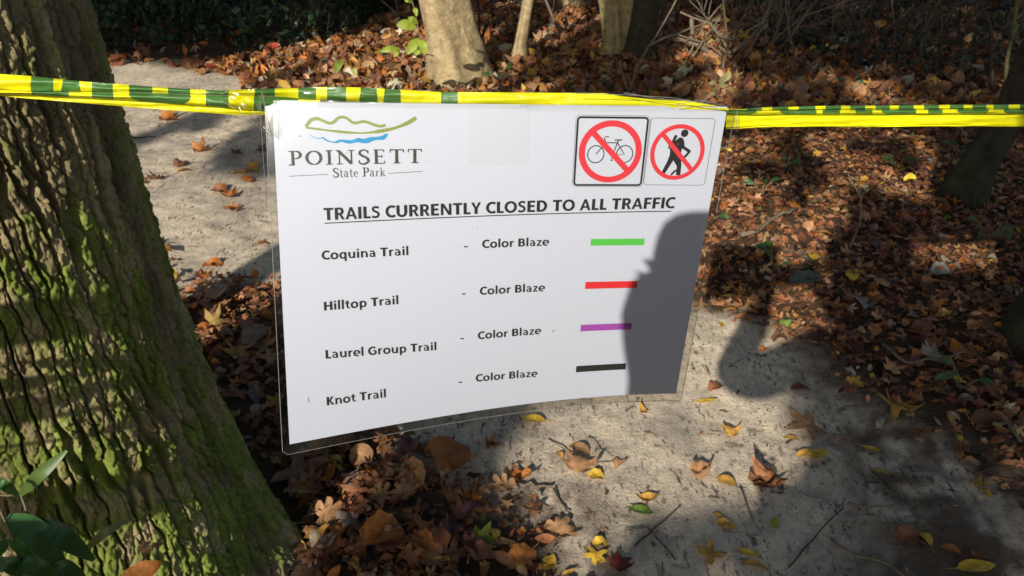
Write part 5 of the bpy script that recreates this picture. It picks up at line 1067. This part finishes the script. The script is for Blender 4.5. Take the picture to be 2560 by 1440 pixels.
for hx, wr, sgn in ((-.082, 13, 1), (.094, 19, -1)):
    J += [((hx + .002 * sgn, -.014, 1.475), .031), ((hx + .012 * sgn, -.012, 1.498), .024)]; E_ += [(wr, len(J) - 2), (len(J) - 2, len(J) - 1)]; pa = len(J) - 1; pb = pa - 1
    for k_, (dz, ln) in enumerate([(.034, .9), (.014, 1.0), (-.006, .95), (-.026, .8)]):
        b0 = len(J); J += [((hx - (.012 - .012 * (k_ < 2)) * sgn, .006, 1.490 + dz * .7), .0105), ((hx + .004 * sgn, .018 * ln, 1.492 + dz), .0095), ((hx + .030 * sgn * ln, .0175, 1.494 + dz), .008), ((hx + .044 * sgn * ln, .012, 1.495 + dz), .007)]
        E_ += [(pa if k_ < 2 else pb, b0), (b0, b0 + 1), (b0 + 1, b0 + 2), (b0 + 2, b0 + 3)]
    b0 = len(J); J += [((hx + .020 * sgn, -.030, 1.475), .012), ((hx + .038 * sgn, -.034, 1.490), .0095), ((hx + .052 * sgn, -.030, 1.500), .0085)]; E_ += [(pb, b0), (b0, b0 + 1), (b0 + 1, b0 + 2)]
try:
    body = skin_mesh('body', J, E_, M['skin'])
    grow_ = lambda idx, d: [(J[i][0], J[i][1] + d) for i in idx]
    ji = [0, 1, 2, 3, 8, 9, 10, 11, 12, 14, 15, 16, 17, 18]; mp = {q: n_ for n_, q in enumerate(ji)}
    skin_mesh('jacket', grow_(ji, .018), [(mp[a_], mp[b_]) for a_, b_ in E_ if a_ in mp and b_ in mp], M['jacket'])
    ti = [0, 20, 21, 22, 24, 25, 26]; mp = {q: n_ for n_, q in enumerate(ti)}
    skin_mesh('trousers', grow_(ti, .016), [(mp[a_], mp[b_]) for a_, b_ in E_ if a_ in mp and b_ in mp], M['trousers'])
    skin_mesh('hair', [((.10, -.36, 1.70), .098), ((.10, -.365, 1.78), .085), ((.10, -.40, 1.66), .07)], [(0, 1), (0, 2)], M['hair'])
    skin_mesh('nose', [((.10, -.25, 1.685), .012), ((.10, -.24, 1.67), .015)], [(0, 1)], M['skin'])
    for x in (.02, .24): skin_mesh('boot', [((x, -.44, .12), .052), ((x, -.43, .05), .05), ((x, -.32, .04), .042)], [(0, 1), (1, 2)], M['shoe'])
except Exception as ex: print('person:', ex)
ph = empty('phone', (.03, -.012, 1.478)); tag(ph, 'black phone held sideways in both hands of the person', 'phone')
def box(name, x0, x1, y0, y1, z0, z1, m_, root):
    V = [(x, y, z) for x in (x0, x1) for y in (y0, y1) for z in (z0, z1)]; F = [(0, 1, 3, 2), (4, 6, 7, 5), (0, 4, 5, 1), (2, 3, 7, 6), (0, 2, 6, 4), (1, 5, 7, 3)]
    me = bpy.data.meshes.new(name); me.from_pydata(V, [], F); o = link(name, me, m_, root); bv = o.modifiers.new('Bevel', 'BEVEL'); bv.width = .003; bv.segments = 3; return o
box('case', -.082, .076, -.016, -.008, 1.447, 1.534, M['phone'], ph)
MB().tube([(0, -.008, 1.5), (0, -.0065, 1.5)], .005, 16).build('lens', M['phone'], ph)
